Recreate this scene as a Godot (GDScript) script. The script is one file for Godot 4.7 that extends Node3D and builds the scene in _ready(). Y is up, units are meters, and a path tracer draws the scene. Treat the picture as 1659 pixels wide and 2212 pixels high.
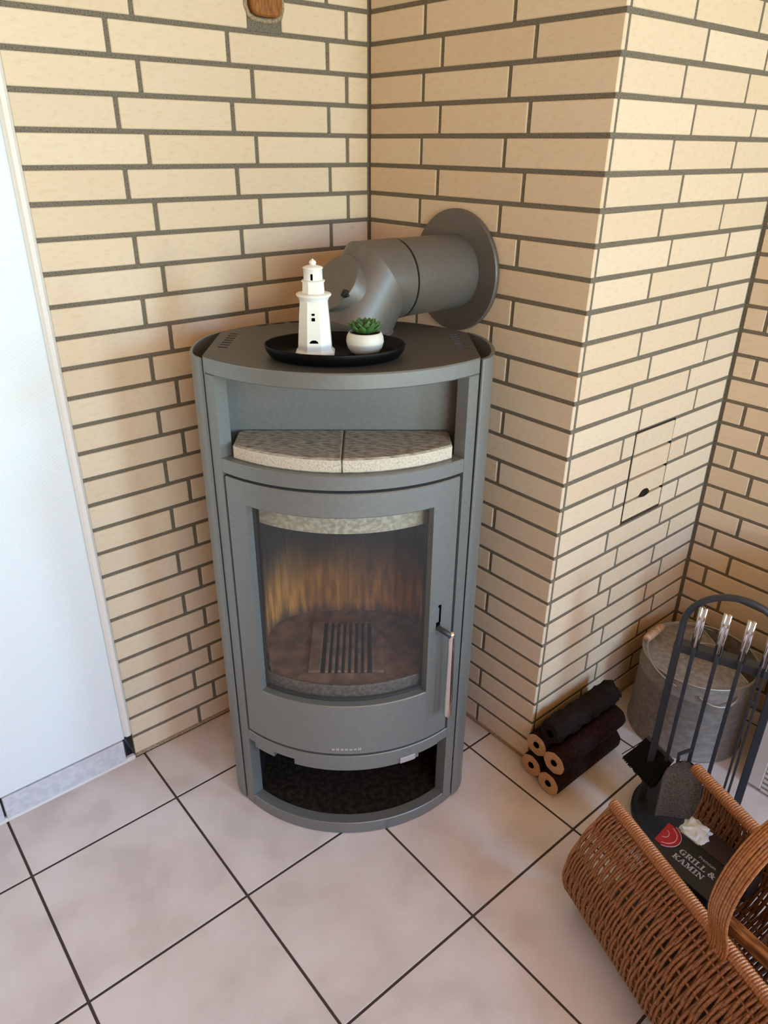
extends Node3D
# A grey wood stove in the corner of a brick-slip wall beside a chimney breast. Metres, y up.
# Left wall lies in x = 0, the chimney's side in z = 0, its front in x = 0.656, the right wall in z = -0.654.

const COURSE := 0.06
const JOINT := 0.009
const CHIM_W := 0.656
const CHIM_D := 0.654
const ROOM_H := 2.44
const SLIP_D := 0.010

var M := {}
var mesh_cache := {}
var used := {}
var rng := RandomNumberGenerator.new()

# ---------------------------------------------------------------- mesh builder
class MB:
	var st := SurfaceTool.new()
	var t := Transform3D()
	var g := 0
	func _init():
		st.begin(Mesh.PRIMITIVE_TRIANGLES)
		st.set_smooth_group(-1)
	func flat():
		st.set_smooth_group(-1)
	func smooth():
		g += 1
		st.set_smooth_group(g)
	func v(p: Vector3, uv = null):
		if uv != null:
			st.set_uv(uv)
		st.add_vertex(t * p)
	func tri(a, b, c):           # counter-clockwise as seen from outside
		v(a); v(c); v(b)
	func quad(a, b, c, d):
		tri(a, b, c); tri(a, c, d)
	func quad_uv(a, b, c, d):    # a = lower left of the print, counter-clockwise
		v(a, Vector2(0, 1)); v(c, Vector2(1, 0)); v(b, Vector2(1, 1))
		v(a, Vector2(0, 1)); v(d, Vector2(0, 0)); v(c, Vector2(1, 0))
	func done() -> ArrayMesh:
		st.generate_normals()
		return st.commit()
	# box with chamfered edges
	func box(c: Vector3, s: Vector3, b := 0.0, basis := Basis()):
		flat()
		var h := s / 2
		b = minf(b, minf(h.x, minf(h.y, h.z)) * 0.98)
		if b <= 0.0:
			var q := []
			for i in 8:
				q.append(c + basis * Vector3(h.x if i & 1 else -h.x, h.y if i & 2 else -h.y, h.z if i & 4 else -h.z))
			quad(q[4], q[5], q[7], q[6]); quad(q[1], q[0], q[2], q[3])
			quad(q[5], q[1], q[3], q[7]); quad(q[0], q[4], q[6], q[2])
			quad(q[6], q[7], q[3], q[2]); quad(q[0], q[1], q[5], q[4])
			return
		var P := func(ix, iy, iz, ax):
			var e := Vector3(h.x - b, h.y - b, h.z - b)
			e[ax] = h[ax]
			return c + basis * Vector3(e.x * ix, e.y * iy, e.z * iz)
		for ax in 3:
			var u := (ax + 1) % 3
			var w := (ax + 2) % 3
			for s1 in [-1, 1]:
				var pts := []
				for k in [[-1, -1], [1, -1], [1, 1], [-1, 1]]:
					var sg := [0, 0, 0]
					sg[ax] = s1; sg[u] = k[0]; sg[w] = k[1]
					pts.append(P.call(sg[0], sg[1], sg[2], ax))
				if s1 > 0: quad(pts[0], pts[1], pts[2], pts[3])
				else: quad(pts[3], pts[2], pts[1], pts[0])
			# edges parallel to w, between faces ax and u
			for s1 in [-1, 1]:
				for s2 in [-1, 1]:
					var sg := [0, 0, 0]
					sg[ax] = s1; sg[u] = s2
					sg[w] = -1
					var a0 = P.call(sg[0], sg[1], sg[2], ax)
					var u0 = P.call(sg[0], sg[1], sg[2], u)
					sg[w] = 1
					var a1 = P.call(sg[0], sg[1], sg[2], ax)
					var u1 = P.call(sg[0], sg[1], sg[2], u)
					if s1 * s2 > 0: quad(a0, u0, u1, a1)
					else: quad(u0, a0, a1, u1)
		for i in 8:
			var sx := 1 if i & 1 else -1
			var sy := 1 if i & 2 else -1
			var sz := 1 if i & 4 else -1
			var a = P.call(sx, sy, sz, 0)
			var d = P.call(sx, sy, sz, 1)
			var e = P.call(sx, sy, sz, 2)
			if sx * sy * sz > 0: tri(a, d, e)
			else: tri(a, e, d)
	# rows of points; normals point to the left of u x v order: quad(r[i][j], r[i][j+1], r[i+1][j+1], r[i+1][j])
	func grid(rows: Array, wrap_u := false, flip := false):
		for i in rows.size() - 1:
			var n: int = rows[i].size()
			for j in (n if wrap_u else n - 1):
				var k := (j + 1) % n
				if flip: quad(rows[i + 1][j], rows[i + 1][k], rows[i][k], rows[i][j])
				else: quad(rows[i][j], rows[i][k], rows[i + 1][k], rows[i + 1][j])
	func lathe(profile: Array, segs: int, sharp := false, sx := 1.0, sz := 1.0, a_off := 0.0):
		# profile of Vector2(r, y) from the bottom outside upward; each run smooth, split at null
		var run := []
		for k in profile.size() + 1:
			if k == profile.size() or profile[k] == null:
				if run.size() > 1:
					if sharp: flat()
					else: smooth()
					var rows := []
					for p in run:
						var row := []
						for j in segs:
							var a := TAU * j / segs + a_off
							row.append(Vector3(sin(a) * p.x * sx, p.y, cos(a) * p.x * sz))
						rows.append(row)
					grid(rows, true)
				run = []
			else:
				run.append(profile[k])
	func tube(path: Array, r, segs := 8, closed := false, caps := true):
		# r: a number or an array with a radius for every point
		smooth()
		var n := path.size()
		var rows := []
		var side := Vector3.ZERO
		for i in n:
			var a: Vector3 = path[(i - 1 + n) % n] if (closed or i > 0) else path[i]
			var b: Vector3 = path[(i + 1) % n] if (closed or i < n - 1) else path[i]
			var d := (b - a).normalized()
			if side == Vector3.ZERO:
				side = d.cross(Vector3.UP)
				if side.length() < 0.1: side = d.cross(Vector3.RIGHT)
			side = (side - d * side.dot(d)).normalized()
			var up := side.cross(d)
			var rr: float = r[i] if r is Array else r
			var row := []
			for j in segs:
				var an := TAU * j / segs
				row.append(path[i] + (side * cos(an) + up * sin(an)) * rr)
			rows.append(row)
		if closed: rows.append(rows[0])
		grid(rows, true, true)
		if caps and not closed:
			flat()
			for j in range(1, segs - 1):
				tri(rows[0][0], rows[0][j], rows[0][j + 1])
				tri(rows[n - 1][0], rows[n - 1][j + 1], rows[n - 1][j])
	func cyl(a: Vector3, b: Vector3, r: float, segs := 16, bev := 0.0):
		if bev > 0.0:
			var d := (b - a).normalized()
			flat()
			tube([a, a + d * 0.00001, a + d * bev, b - d * bev, b - d * 0.00001, b], [r - bev, r - bev, r, r, r - bev, r - bev], segs)
		else:
			tube([a, b], r, segs)
	# polygon in the xz-plane (Vector2(x, z)) pulled from y0 to y1
	func prism(poly: Array, y0: float, y1: float, b := 0.0, smooth_side := false):
		var pp := PackedVector2Array(poly)
		if Geometry2D.is_polygon_clockwise(pp):
			pp.reverse()
		var inner := pp
		if b > 0.0:
			inner = PackedVector2Array()
			var n := pp.size()
			for i in n:
				var d0 := (pp[i] - pp[(i - 1 + n) % n]).normalized()
				var d1 := (pp[(i + 1) % n] - pp[i]).normalized()
				var m := (d0.orthogonal() + d1.orthogonal()).normalized()
				inner.append(pp[i] + m * b / maxf(0.3, m.dot(d0.orthogonal())) * -1.0)
			var c0 := Vector2.ZERO
			for q in pp: c0 += q / n
			if (inner[0] - c0).length() > (pp[0] - c0).length():
				for i in n: inner[i] = pp[i] * 2.0 - inner[i]
		var levels := [[inner, y0], [pp, y0 + b], [pp, y1 - b], [inner, y1]] if b > 0.0 else [[pp, y0], [pp, y1]]
		for k in levels.size() - 1:
			if smooth_side: smooth()
			else: flat()
			var rows := []
			for l in [levels[k], levels[k + 1]]:
				var row := []
				for q in l[0]: row.append(Vector3(q.x, l[1], q.y))
				rows.append(row)
			grid(rows, true, true)
		flat()
		var id := Geometry2D.triangulate_polygon(inner)
		for i in range(0, id.size(), 3):
			var a := inner[id[i]]
			var bb := inner[id[i + 1]]
			var c := inner[id[i + 2]]
			if (bb - a).cross(c - a) < 0.0:
				var s := bb; bb = c; c = s
			# with x right and z towards the viewer, a positive turn in (x, z) faces down
			tri(Vector3(a.x, y0, a.y), Vector3(bb.x, y0, bb.y), Vector3(c.x, y0, c.y))
			tri(Vector3(a.x, y1, a.y), Vector3(c.x, y1, c.y), Vector3(bb.x, y1, bb.y))
	# slab bent round a vertical axis at (0, zc): rounded rectangle section r0..r1, y0..y1, from x = xa to xb on radius r1
	func arc(r0: float, r1: float, xa: float, xb: float, y0: float, y1: float, b := 0.0015, zc := -0.129):
		var a0 := asin(xa / r1)
		var a1 := asin(xb / r1)
		var n := maxi(2, int(ceil(absf(a1 - a0) / 0.05)))
		var prof := [Vector2(r1, y0 + b), Vector2(r1, y1 - b), Vector2(r1 - b, y1), Vector2(r0 + b, y1), Vector2(r0, y1 - b), Vector2(r0, y0 + b), Vector2(r0 + b, y0), Vector2(r1 - b, y0)]
		var P := func(q, a): return Vector3(sin(a) * q.x, q.y, zc + cos(a) * q.x)
		for k in prof.size():
			smooth()
			var q0: Vector2 = prof[k]
			var q1: Vector2 = prof[(k + 1) % prof.size()]
			var rows := [[], []]
			for i in n + 1:
				var a := lerpf(a0, a1, float(i) / n)
				rows[0].append(P.call(q0, a)); rows[1].append(P.call(q1, a))
			grid(rows)
		flat()
		for k in range(1, prof.size() - 1):
			tri(P.call(prof[0], a0), P.call(prof[k], a0), P.call(prof[k + 1], a0))
			tri(P.call(prof[0], a1), P.call(prof[k + 1], a1), P.call(prof[k], a1))

# ---------------------------------------------------------------- scene helpers
func numbered(called: String) -> String:
	if not used.has(called):
		used[called] = 0
		return called
	used[called] += 1
	return "%s_%03d" % [called, used[called]]

func tag(o, label := "", category := "", group := "", kind := ""):
	if label: o.set_meta("label", label)
	if category: o.set_meta("category", category)
	if group: o.set_meta("group", group)
	if kind: o.set_meta("kind", kind)
	return o

func obj(called: String, mb, mat: Material, parent: Node = self) -> MeshInstance3D:
	var o := MeshInstance3D.new()
	o.mesh = mb.done() if mb is MB else mb
	o.material_override = mat
	if parent == self:
		o.name = numbered(called)
		add_child(o)
	else:
		o.name = part_name(parent, called)
		parent.add_child(o, true)
	return o

func part_name(parent: Node, called: String) -> String:
	var k := "n_" + called
	var n: int = parent.get_meta(k, -1) + 1
	parent.set_meta(k, n)
	return called if n == 0 else "%s_%03d" % [called, n]

func thing(called: String, label: String, category: String, at := Vector3.ZERO, turn := 0.0, group := "", kind := "") -> Node3D:
	var o := Node3D.new()
	o.name = numbered(called)
	add_child(o)
	o.position = at
	o.rotation.y = turn
	tag(o, label, category, group, kind)
	return o

func noise_tex(freq: float, seed_: int, colors: Array, offsets: Array, size := 512, oct := 4, type := FastNoiseLite.TYPE_SIMPLEX_SMOOTH) -> NoiseTexture2D:
	var n := FastNoiseLite.new()
	n.noise_type = type
	n.seed = seed_
	n.frequency = freq
	n.fractal_octaves = oct
	var t := NoiseTexture2D.new()
	t.width = size; t.height = size
	t.seamless = true
	t.noise = n
	var gr := Gradient.new()
	gr.offsets = PackedFloat32Array(offsets)
	gr.colors = PackedColorArray(colors)
	t.color_ramp = gr
	return t

func mat(called: String, c: Color, rough := 0.6, metal := 0.0, spec := 0.5) -> StandardMaterial3D:
	var m := StandardMaterial3D.new()
	m.resource_name = called
	m.albedo_color = c
	m.roughness = rough
	m.metallic = metal
	m.metallic_specular = spec
	M[called] = m
	return m

func textured(m: StandardMaterial3D, tex: Texture2D, scale: Vector3, world := false, height: Texture2D = null, hs := 0.0):
	m.albedo_texture = tex
	m.uv1_triplanar = true
	m.uv1_world_triplanar = world
	m.uv1_scale = scale
	if height:
		m.heightmap_enabled = true
		m.heightmap_texture = height
		m.heightmap_scale = hs
	return m

func materials():
	var W := Color.WHITE
	# brick slips: four near tones, faint streaks
	var streak := noise_tex(0.018, 3, [Color(0.968, 0.955, 0.93), Color(0.992, 0.988, 0.98), W], [0.12, 0.36, 1.0], 1024, 5)
	var grain := noise_tex(0.06, 8, [Color(0.3, 0.3, 0.3), Color(0.75, 0.75, 0.75)], [0.0, 1.0], 512, 4)
	var tones := [Color(0.895, 0.803, 0.690), Color(0.882, 0.785, 0.669), Color(0.902, 0.815, 0.707), Color(0.880, 0.788, 0.679)]
	for i in 4:
		textured(mat("brick_%d" % i, tones[i], 0.72, 0.0, 0.35), streak, Vector3(2.1, 5.0, 2.1), true, grain, 0.006)
	textured(mat("mortar", Color(0.50, 0.46, 0.40), 0.95, 0.0, 0.2), noise_tex(0.09, 21, [Color(0.62, 0.6, 0.58), Color(0.95, 0.95, 0.95), W, Color(1.45, 1.42, 1.36)], [0.1, 0.45, 0.72, 0.95], 512, 4), Vector3(6, 6, 6), true, grain, 0.15)
	textured(mat("mortar_light", Color(0.72, 0.63, 0.52), 0.95, 0.0, 0.2), noise_tex(0.05, 23, [Color(0.75, 0.73, 0.7), W], [0.2, 0.7]), Vector3(6, 6, 6), true, grain, 0.15)
	textured(mat("floor_tile", Color(0.895, 0.855, 0.845), 0.42, 0.0, 0.5), noise_tex(0.006, 31, [Color(0.93, 0.92, 0.91), Color(0.975, 0.968, 0.96), Color(1, 1, 1)], [0.2, 0.5, 0.85], 1024, 5), Vector3(0.9, 0.9, 0.9), true, grain, 0.004)
	mat("grout", Color(0.30, 0.262, 0.24), 0.9, 0.0, 0.2)
	mat("white_paint", Color(0.94, 0.935, 0.91), 0.7)
	mat("white_paint_plain", Color(0.70, 0.52, 0.34), 0.8)
	mat("panel_edge", Color(0.92, 0.885, 0.845), 0.6)
	textured(mat("skirting_stone", Color(0.84, 0.83, 0.84), 0.4), noise_tex(0.02, 41, [Color(0.94, 0.94, 0.95), W], [0.3, 0.7]), Vector3(4, 4, 4), true)
	mat("ceiling_wood", Color(0.76, 0.54, 0.33), 0.7)
	# panel with a fine diagonal weave
	var im := Image.create(64, 64, false, Image.FORMAT_RGB8)
	for y in 64:
		for x in 64:
			var d := fposmod((x + y * 2) / 16.0, 1.0)
			var e := fposmod((x - y) / 32.0, 1.0)
			var h := 0.5 + 0.35 * sin(d * TAU) + 0.15 * sin(e * TAU)
			im.set_pixel(x, y, Color(h, h, h))
	var weave := ImageTexture.create_from_image(im)
	var pm := mat("weave_paper", Color(0.905, 0.915, 0.915), 0.65)
	pm.uv1_triplanar = true; pm.uv1_world_triplanar = true; pm.uv1_scale = Vector3(18, 18, 18)
	pm.heightmap_enabled = true; pm.heightmap_texture = weave; pm.heightmap_scale = 0.05
	# stove
	var dust := noise_tex(0.03, 51, [Color(0.97, 0.97, 0.97), W], [0.3, 0.7], 512, 4)
	textured(mat("stove_paint", Color(0.515, 0.52, 0.505), 0.38, 0.4, 0.5), dust, Vector3(5, 5, 5))
	textured(mat("stove_top_paint", Color(0.34, 0.32, 0.295), 0.5, 0.25, 0.5), dust, Vector3(5, 5, 5))
	textured(mat("flue_paint", Color(0.43, 0.405, 0.38), 0.42, 0.3, 0.5), dust, Vector3(4, 4, 4))
	mat("stove_dark", Color(0.05, 0.05, 0.052), 0.7)
	mat("black_void", Color(0.012, 0.012, 0.012), 0.9, 0.0, 0.1)
	textured(mat("stove_cavity", Color(0.20, 0.155, 0.125), 0.75, 0.0, 0.3), noise_tex(0.02, 55, [Color(0.6, 0.6, 0.6), W], [0.3, 0.8]), Vector3(5, 5, 5))
	textured(mat("soapstone", Color(0.72, 0.68, 0.615), 0.62), noise_tex(0.025, 61, [Color(0.58, 0.57, 0.55), Color(1.18, 1.17, 1.15)], [0.12, 0.88], 512, 5), Vector3(3, 3, 14), false, grain, 0.02)
	textured(mat("soapstone_edge", Color(0.82, 0.77, 0.70), 0.7), noise_tex(0.05, 62, [Color(0.80, 0.79, 0.77), Color(1.12, 1.12, 1.10)], [0.1, 0.9], 512, 5), Vector3(7, 7, 7), false, grain, 0.05)
	# firebox lining: ribbed clay, sooted in its upper part
	var soot := Image.create(256, 256, false, Image.FORMAT_RGB8)
	var fn := FastNoiseLite.new(); fn.seed = 71; fn.frequency = 0.03
	for y in 256:
		for x in 256:
			var up := 1.0 - y / 255.0
			var n := fn.get_noise_2d(x * 2.2, y * 0.35)
			var n2 := fn.get_noise_2d(x * 0.6 + 300.0, y * 0.3)
			var k := clampf(1.0 - smoothstep(0.16, 0.50, up + n2 * 0.06 + n * 0.05), 0.0, 1.0)
			var c := Color(0.12, 0.095, 0.085).lerp(Color(0.62, 0.42, 0.20), k)
			var low := smoothstep(0.0, 0.07, up + n * 0.03)
			c = Color(0.42, 0.29, 0.20).lerp(c, low)
			c = c * (1.0 + n * 0.45)
			soot.set_pixel(x, y, Color(c.r, c.g, c.b, 1.0))
	mat("firebox_lining", W, 0.85).albedo_texture = ImageTexture.create_from_image(soot)
	textured(mat("firebox_floor", Color(0.52, 0.385, 0.29), 0.9), noise_tex(0.02, 72, [Color(0.72, 0.70, 0.68), W], [0.2, 0.8]), Vector3(2, 2, 2))
	textured(mat("retainer_iron", Color(0.40, 0.365, 0.32), 0.6, 0.2), noise_tex(0.03, 73, [Color(0.7, 0.7, 0.7), W], [0.3, 0.7]), Vector3(5, 5, 5))
	textured(mat("baffle_plate", Color(0.66, 0.63, 0.54), 0.6), noise_tex(0.03, 74, [Color(0.8, 0.78, 0.75), W], [0.3, 0.7]), Vector3(5, 5, 5))
	var gl := mat("stove_glass", Color(1, 1, 1, 0.015), 0.03)
	gl.metallic_specular = 0.2
	gl.transparency = BaseMaterial3D.TRANSPARENCY_ALPHA
	mat("chrome", Color(0.86, 0.86, 0.86), 0.12, 1.0)
	mat("satin_steel", Color(0.80, 0.78, 0.77), 0.3, 0.9)
	mat("lettering", Color(0.78, 0.76, 0.74), 0.5)
	mat("tag_metal", Color(0.72, 0.68, 0.68), 0.4, 0.3)
	# small things
	mat("tray_black", Color(0.03, 0.028, 0.028), 0.4, 0.0, 0.25)
	mat("porcelain", Color(0.93, 0.915, 0.87), 0.5)
	mat("pot_ceramic", Color(0.87, 0.85, 0.80), 0.45)
	var lf := mat("succulent_leaf", Color(0.25, 0.40, 0.19), 0.5)
	lf.backlight_enabled = true; lf.backlight = Color(0.08, 0.14, 0.05)
	mat("soil", Color(0.13, 0.10, 0.07), 0.95)
	textured(mat("log_shell", Color(0.20, 0.105, 0.085), 0.75, 0.0, 0.25), noise_tex(0.03, 81, [Color(0.6, 0.6, 0.6), W], [0.3, 0.8]), Vector3(6, 6, 6))
	textured(mat("log_face", Color(0.90, 0.71, 0.54), 0.9), noise_tex(0.08, 82, [Color(0.62, 0.55, 0.5), W], [0.25, 0.65]), Vector3(12, 12, 12), false, grain, 0.2)
	textured(mat("log_charred", Color(0.15, 0.095, 0.07), 0.75, 0.0, 0.3), noise_tex(0.05, 83, [Color(0.6, 0.6, 0.6), W, Color(2.6, 2.5, 2.3)], [0.3, 0.7, 0.95]), Vector3(7, 7, 7), false, grain, 0.4)
	textured(mat("zinc", Color(0.60, 0.555, 0.515), 0.5, 0.15), noise_tex(0.02, 91, [Color(0.85, 0.85, 0.85), W], [0.3, 0.7]), Vector3(5, 5, 5))
	mat("zinc_bright", Color(0.64, 0.61, 0.57), 0.4, 0.5)
	textured(mat("wood_grip", Color(0.84, 0.69, 0.57), 0.6), noise_tex(0.02, 92, [Color(0.8, 0.75, 0.7), W], [0.3, 0.7]), Vector3(3, 20, 20))
	mat("tool_iron", Color(0.235, 0.245, 0.265), 0.42, 0.35)
	mat("tool_base_iron", Color(0.15, 0.155, 0.18), 0.5, 0.2)
	mat("bristle", Color(0.03, 0.028, 0.027), 0.85)
	textured(mat("shovel_iron", Color(0.42, 0.345, 0.28), 0.6, 0.2), noise_tex(0.04, 93, [Color(0.65, 0.65, 0.65), W, Color(1.5, 1.5, 1.45)], [0.3, 0.65, 0.95]), Vector3(8, 8, 8))
	mat("heater_white", Color(0.88, 0.85, 0.81), 0.45)
	var cane_n := noise_tex(0.03, 95, [Color(0.62, 0.58, 0.52), Color(0.92, 0.9, 0.88), Color(1.15, 1.12, 1.08)], [0.25, 0.5, 0.8], 512, 4)
	textured(mat("cane", Color(0.63, 0.41, 0.24), 0.42, 0.0, 0.5), cane_n, Vector3(14, 14, 14))
	textured(mat("cane_rib", Color(0.68, 0.44, 0.25), 0.4, 0.0, 0.5), cane_n, Vector3(14, 14, 14))
	textured(mat("cane_wrap", Color(0.73, 0.46, 0.235), 0.33, 0.0, 0.6), cane_n, Vector3(14, 14, 14))
	textured(mat("cane_handle", Color(0.76, 0.50, 0.27), 0.36, 0.0, 0.6), noise_tex(0.02, 96, [Color(0.72, 0.66, 0.6), W], [0.3, 0.7]), Vector3(12, 12, 12))
	mat("carton_black", Color(0.06, 0.05, 0.05), 0.45)
	mat("carton_brown", Color(0.20, 0.14, 0.11), 0.6)
	mat("white_wool", Color(0.90, 0.93, 0.94), 0.7)
	textured(mat("kindling", Color(0.68, 0.43, 0.20), 0.65), noise_tex(0.012, 97, [Color(0.65, 0.58, 0.5), W], [0.3, 0.7]), Vector3(2.5, 16, 16))
	textured(mat("birch_bark", Color(0.62, 0.50, 0.38), 0.8), noise_tex(0.03, 98, [Color(0.25, 0.2, 0.17), Color(0.8, 0.75, 0.7), W], [0.2, 0.45, 0.75]), Vector3(5, 5, 5), false, grain, 0.4)
	textured(mat("bracket_wood", Color(0.62, 0.39, 0.14), 0.5), noise_tex(0.02, 99, [Color(0.8, 0.75, 0.7), W], [0.3, 0.7]), Vector3(14, 3, 14))

# ---------------------------------------------------------------- setting
func slip(w: float, h: float) -> ArrayMesh:
	var key := "slip %d %d" % [roundi(w * 1000), roundi(h * 1000)]
	if not mesh_cache.has(key):
		var mb := MB.new()
		mb.box(Vector3(0, 0, -SLIP_D / 2), Vector3(w, h, SLIP_D), 0.0014)
		mesh_cache[key] = mb.done()
	return mesh_cache[key]

func add_slip(wall: Node3D, x0: float, x1: float, y0: float, y1: float, z := 0.0):
	if x1 - x0 < 0.008: return
	var o := MeshInstance3D.new()
	o.mesh = slip(x1 - x0, y1 - y0)
	o.material_override = M["brick_%d" % rng.randi_range(0, 3)]
	o.name = part_name(wall, "brick")
	o.position = Vector3((x0 + x1) / 2, (y0 + y1) / 2, z + rng.randf_range(-0.0007, 0.0005))
	o.rotation = Vector3(rng.randf_range(-0.004, 0.004), rng.randf_range(-0.002, 0.002), rng.randf_range(-0.003, 0.003))
	wall.add_child(o, true)

func joint_y(j: int) -> float:
	return (26 - j) * COURSE + 0.066

# courses of slips over local x from xa to xb; joints at first + k * 0.24; holes: [xa, xb, ya, yb]
func courses(wall: Node3D, xa: float, xb: float, even0: float, odd0: float, holes := [], vj := JOINT):
	for j in range(-14, 27):
		var y1 := joint_y(j) - JOINT / 2
		var y0 := joint_y(j + 1) + JOINT / 2 if j < 26 else 0.010
		y1 = minf(y1, ROOM_H - 0.002)
		var first := even0 if j % 2 == 0 else odd0
		var cuts := [[xa, xa]]
		var x: float = first - 0.24 * ceilf((first - xa) / 0.24)
		while x < xb - 0.012:
			if x > xa + 0.012: cuts.append([x - vj / 2, x + vj / 2])
			x += 0.24
		cuts.append([xb, xb])
		var spans := []
		for k in cuts.size() - 1:
			spans.append([cuts[k][1], cuts[k + 1][0]])
		for hole in holes:
			if y1 > hole[2] + 0.004 and y0 < hole[3] - 0.004:
				var left := []
				for s in spans:
					if s[1] <= hole[0] or s[0] >= hole[1]: left.append(s)
					else:
						if hole[0] - s[0] > 0.0: left.append([s[0], hole[0]])
						if s[1] - hole[1] > 0.0: left.append([hole[1], s[1]])
				# a sliver beside the hole is one piece with its neighbour
				var k := 0
				while k < left.size():
					var s = left[k]
					if s[1] - s[0] < 0.035 and (absf(s[1] - hole[0]) < 0.001 or absf(s[0] - hole[1]) < 0.001):
						if absf(s[1] - hole[0]) < 0.001 and k > 0: left[k - 1][1] = s[1]
						elif absf(s[0] - hole[1]) < 0.001 and k < left.size() - 1: left[k + 1][0] = s[0]
						left.remove_at(k)
						continue
					k += 1
				spans = left
		for s in spans:
			add_slip(wall, s[0], s[1], y0, y1)

func wall_node(called: String, label: String, at: Vector3, turn: float) -> Node3D:
	return thing(called, label, "wall", at, turn, "", "structure")

func plain_wall(called: String, label: String, boxes: Array, m: Material):
	var mb := MB.new()
	for b in boxes: mb.box((b[0] + b[1]) / 2, (b[1] - b[0]).abs())
	tag(obj(called, mb, m), label, "wall", "", "structure")

func build_setting():
	# floor: grout bed and the tiles on it
	var fl := thing("floor", "beige square floor tiles laid with dark grout", "floor", Vector3.ZERO, 0.0, "", "structure")
	var mb := MB.new()
	mb.box(Vector3(1.95, -0.0553, 0.35), Vector3(4.1, 0.108, 6.5))
	obj("grout_bed", mb, M.grout, fl)
	var pitch := 0.3376
	var gap := 0.0055
	var far := MB.new()
	for i in range(-1, 12):
		for k in range(-10, 9):
			var xa := maxf(0.189 + i * pitch + gap / 2, 0.002)
			var xb := minf(0.189 + (i + 1) * pitch - gap / 2, 3.898)
			var za := maxf(0.0805 + k * pitch + gap / 2, -2.798)
			var zb := minf(0.0805 + (k + 1) * pitch - gap / 2, 3.398)
			if xb - xa < 0.01 or zb - za < 0.01: continue
			if xb < CHIM_W and zb < 0.0: continue
			if xb < 2.1 and zb < 2.0 and za > -0.75:
				var key := "tile %d %d" % [roundi((xb - xa) * 1000), roundi((zb - za) * 1000)]
				if not mesh_cache.has(key):
					var b := MB.new()
					b.box(Vector3(0, -0.004, 0), Vector3(xb - xa, 0.008, zb - za), 0.0006)
					mesh_cache[key] = b.done()
				var o := MeshInstance3D.new()
				o.mesh = mesh_cache[key]
				o.material_override = M.floor_tile
				o.name = part_name(fl, "floor_tile")
				o.position = Vector3((xa + xb) / 2, rng.randf_range(-0.0004, 0.0), (za + zb) / 2)
				fl.add_child(o, true)
			else:
				far.box(Vector3((xa + xb) / 2, -0.004, (za + zb) / 2), Vector3(xb - xa, 0.008, zb - za))
	tag(obj("distant_tiles", far, M.floor_tile, fl), "", "", "", "stuff")

	# left wall: brick slips between the corner and the papered panel
	var wl := wall_node("wall_left", "cream brick slip wall left of the stove, up to the white panel", Vector3.ZERO, PI / 2)
	mb = MB.new()
	mb.box(Vector3(-0.339, ROOM_H / 2, -0.0525), Vector3(0.878, ROOM_H, 0.10))
	obj("mortar_bed", mb, M.mortar, wl)
	# bricks give way to the wooden bracket and the mortar that fills the gap under it
	var br := [-0.306, -0.2265, joint_y(0) + JOINT / 2, 2.02]
	courses(wl, -0.777, -0.004, -0.113, -0.062, [br])
	mb = MB.new()
	mb.box(Vector3(-0.2665, 1.6375, -0.006), Vector3(0.079, 0.024, 0.010), 0.002)
	obj("mortar_patch", mb, M.mortar, wl)
	mb = MB.new()
	var rim := []
	for a in [[-0.309, 2.0], [-0.309, 1.668], [-0.303, 1.654], [-0.290, 1.648], [-0.266, 1.646], [-0.243, 1.648], [-0.230, 1.654], [-0.2245, 1.668], [-0.2245, 2.0]]:
		rim.append(Vector3(a[0], a[1], -0.001))
	mb.tube(rim, 0.005, 6)
	obj("caulk_bead", mb, M.mortar_light, wl)
	mb = MB.new()
	mb.box(Vector3(-0.39, 0.005, -0.001), Vector3(0.776, 0.010, 0.006), 0.002)
	obj("caulk_line", mb, M.mortar_light, wl)

	# chimney breast: its side behind the flue and its front
	var wc := wall_node("wall_chimney_side", "brick slip side of the chimney breast that takes the flue pipe", Vector3.ZERO, 0.0)
	mb = MB.new()
	mb.box(Vector3(CHIM_W / 2 - 0.003, ROOM_H / 2, -0.0525), Vector3(CHIM_W + 0.004, ROOM_H, 0.10))
	obj("mortar_bed", mb, M.mortar, wc)
	courses(wc, 0.006, CHIM_W, 0.234, 0.1795)
	mb = MB.new()
	mb.box(Vector3(CHIM_W / 2, 0.005, -0.001), Vector3(CHIM_W - 0.004, 0.010, 0.006), 0.002)
	obj("caulk_line", mb, M.mortar_light, wc)
	var wf := wall_node("wall_chimney_front", "brick slip front of the chimney breast with a small soot door", Vector3(CHIM_W, 0, 0), PI / 2)
	var door := [0.2545, 0.4275, joint_y(17) - 0.002, joint_y(13) + 0.003]
	# mortar bed leaves the soot door's opening free
	mb = MB.new()
	for b in [[0.004, 0.255, 0.0, ROOM_H], [0.427, CHIM_D + 0.006, 0.0, ROOM_H], [0.255, 0.427, 0.0, joint_y(17)], [0.255, 0.427, joint_y(13), ROOM_H]]:
		mb.box(Vector3((b[0] + b[1]) / 2, (b[2] + b[3]) / 2, -0.0513), Vector3(b[1] - b[0], b[3] - b[2], 0.10))
	obj("mortar_bed", mb, M.mortar, wf)
	courses(wf, 0.0165, CHIM_D - 0.004, 0.264, 0.209, [door], 0.008)
	mb = MB.new()
	mb.box(Vector3(0.335, 0.005, -0.001), Vector3(0.63, 0.010, 0.006), 0.002)
	obj("caulk_line", mb, M.mortar_light, wf)
	var core := MB.new()
	core.box(Vector3(0.3, ROOM_H / 2, -0.38), Vector3(0.4, ROOM_H, 0.5))
	tag(obj("chimney_core", core, M.white_paint_plain), "solid core of the chimney breast", "wall", "", "structure")

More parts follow.
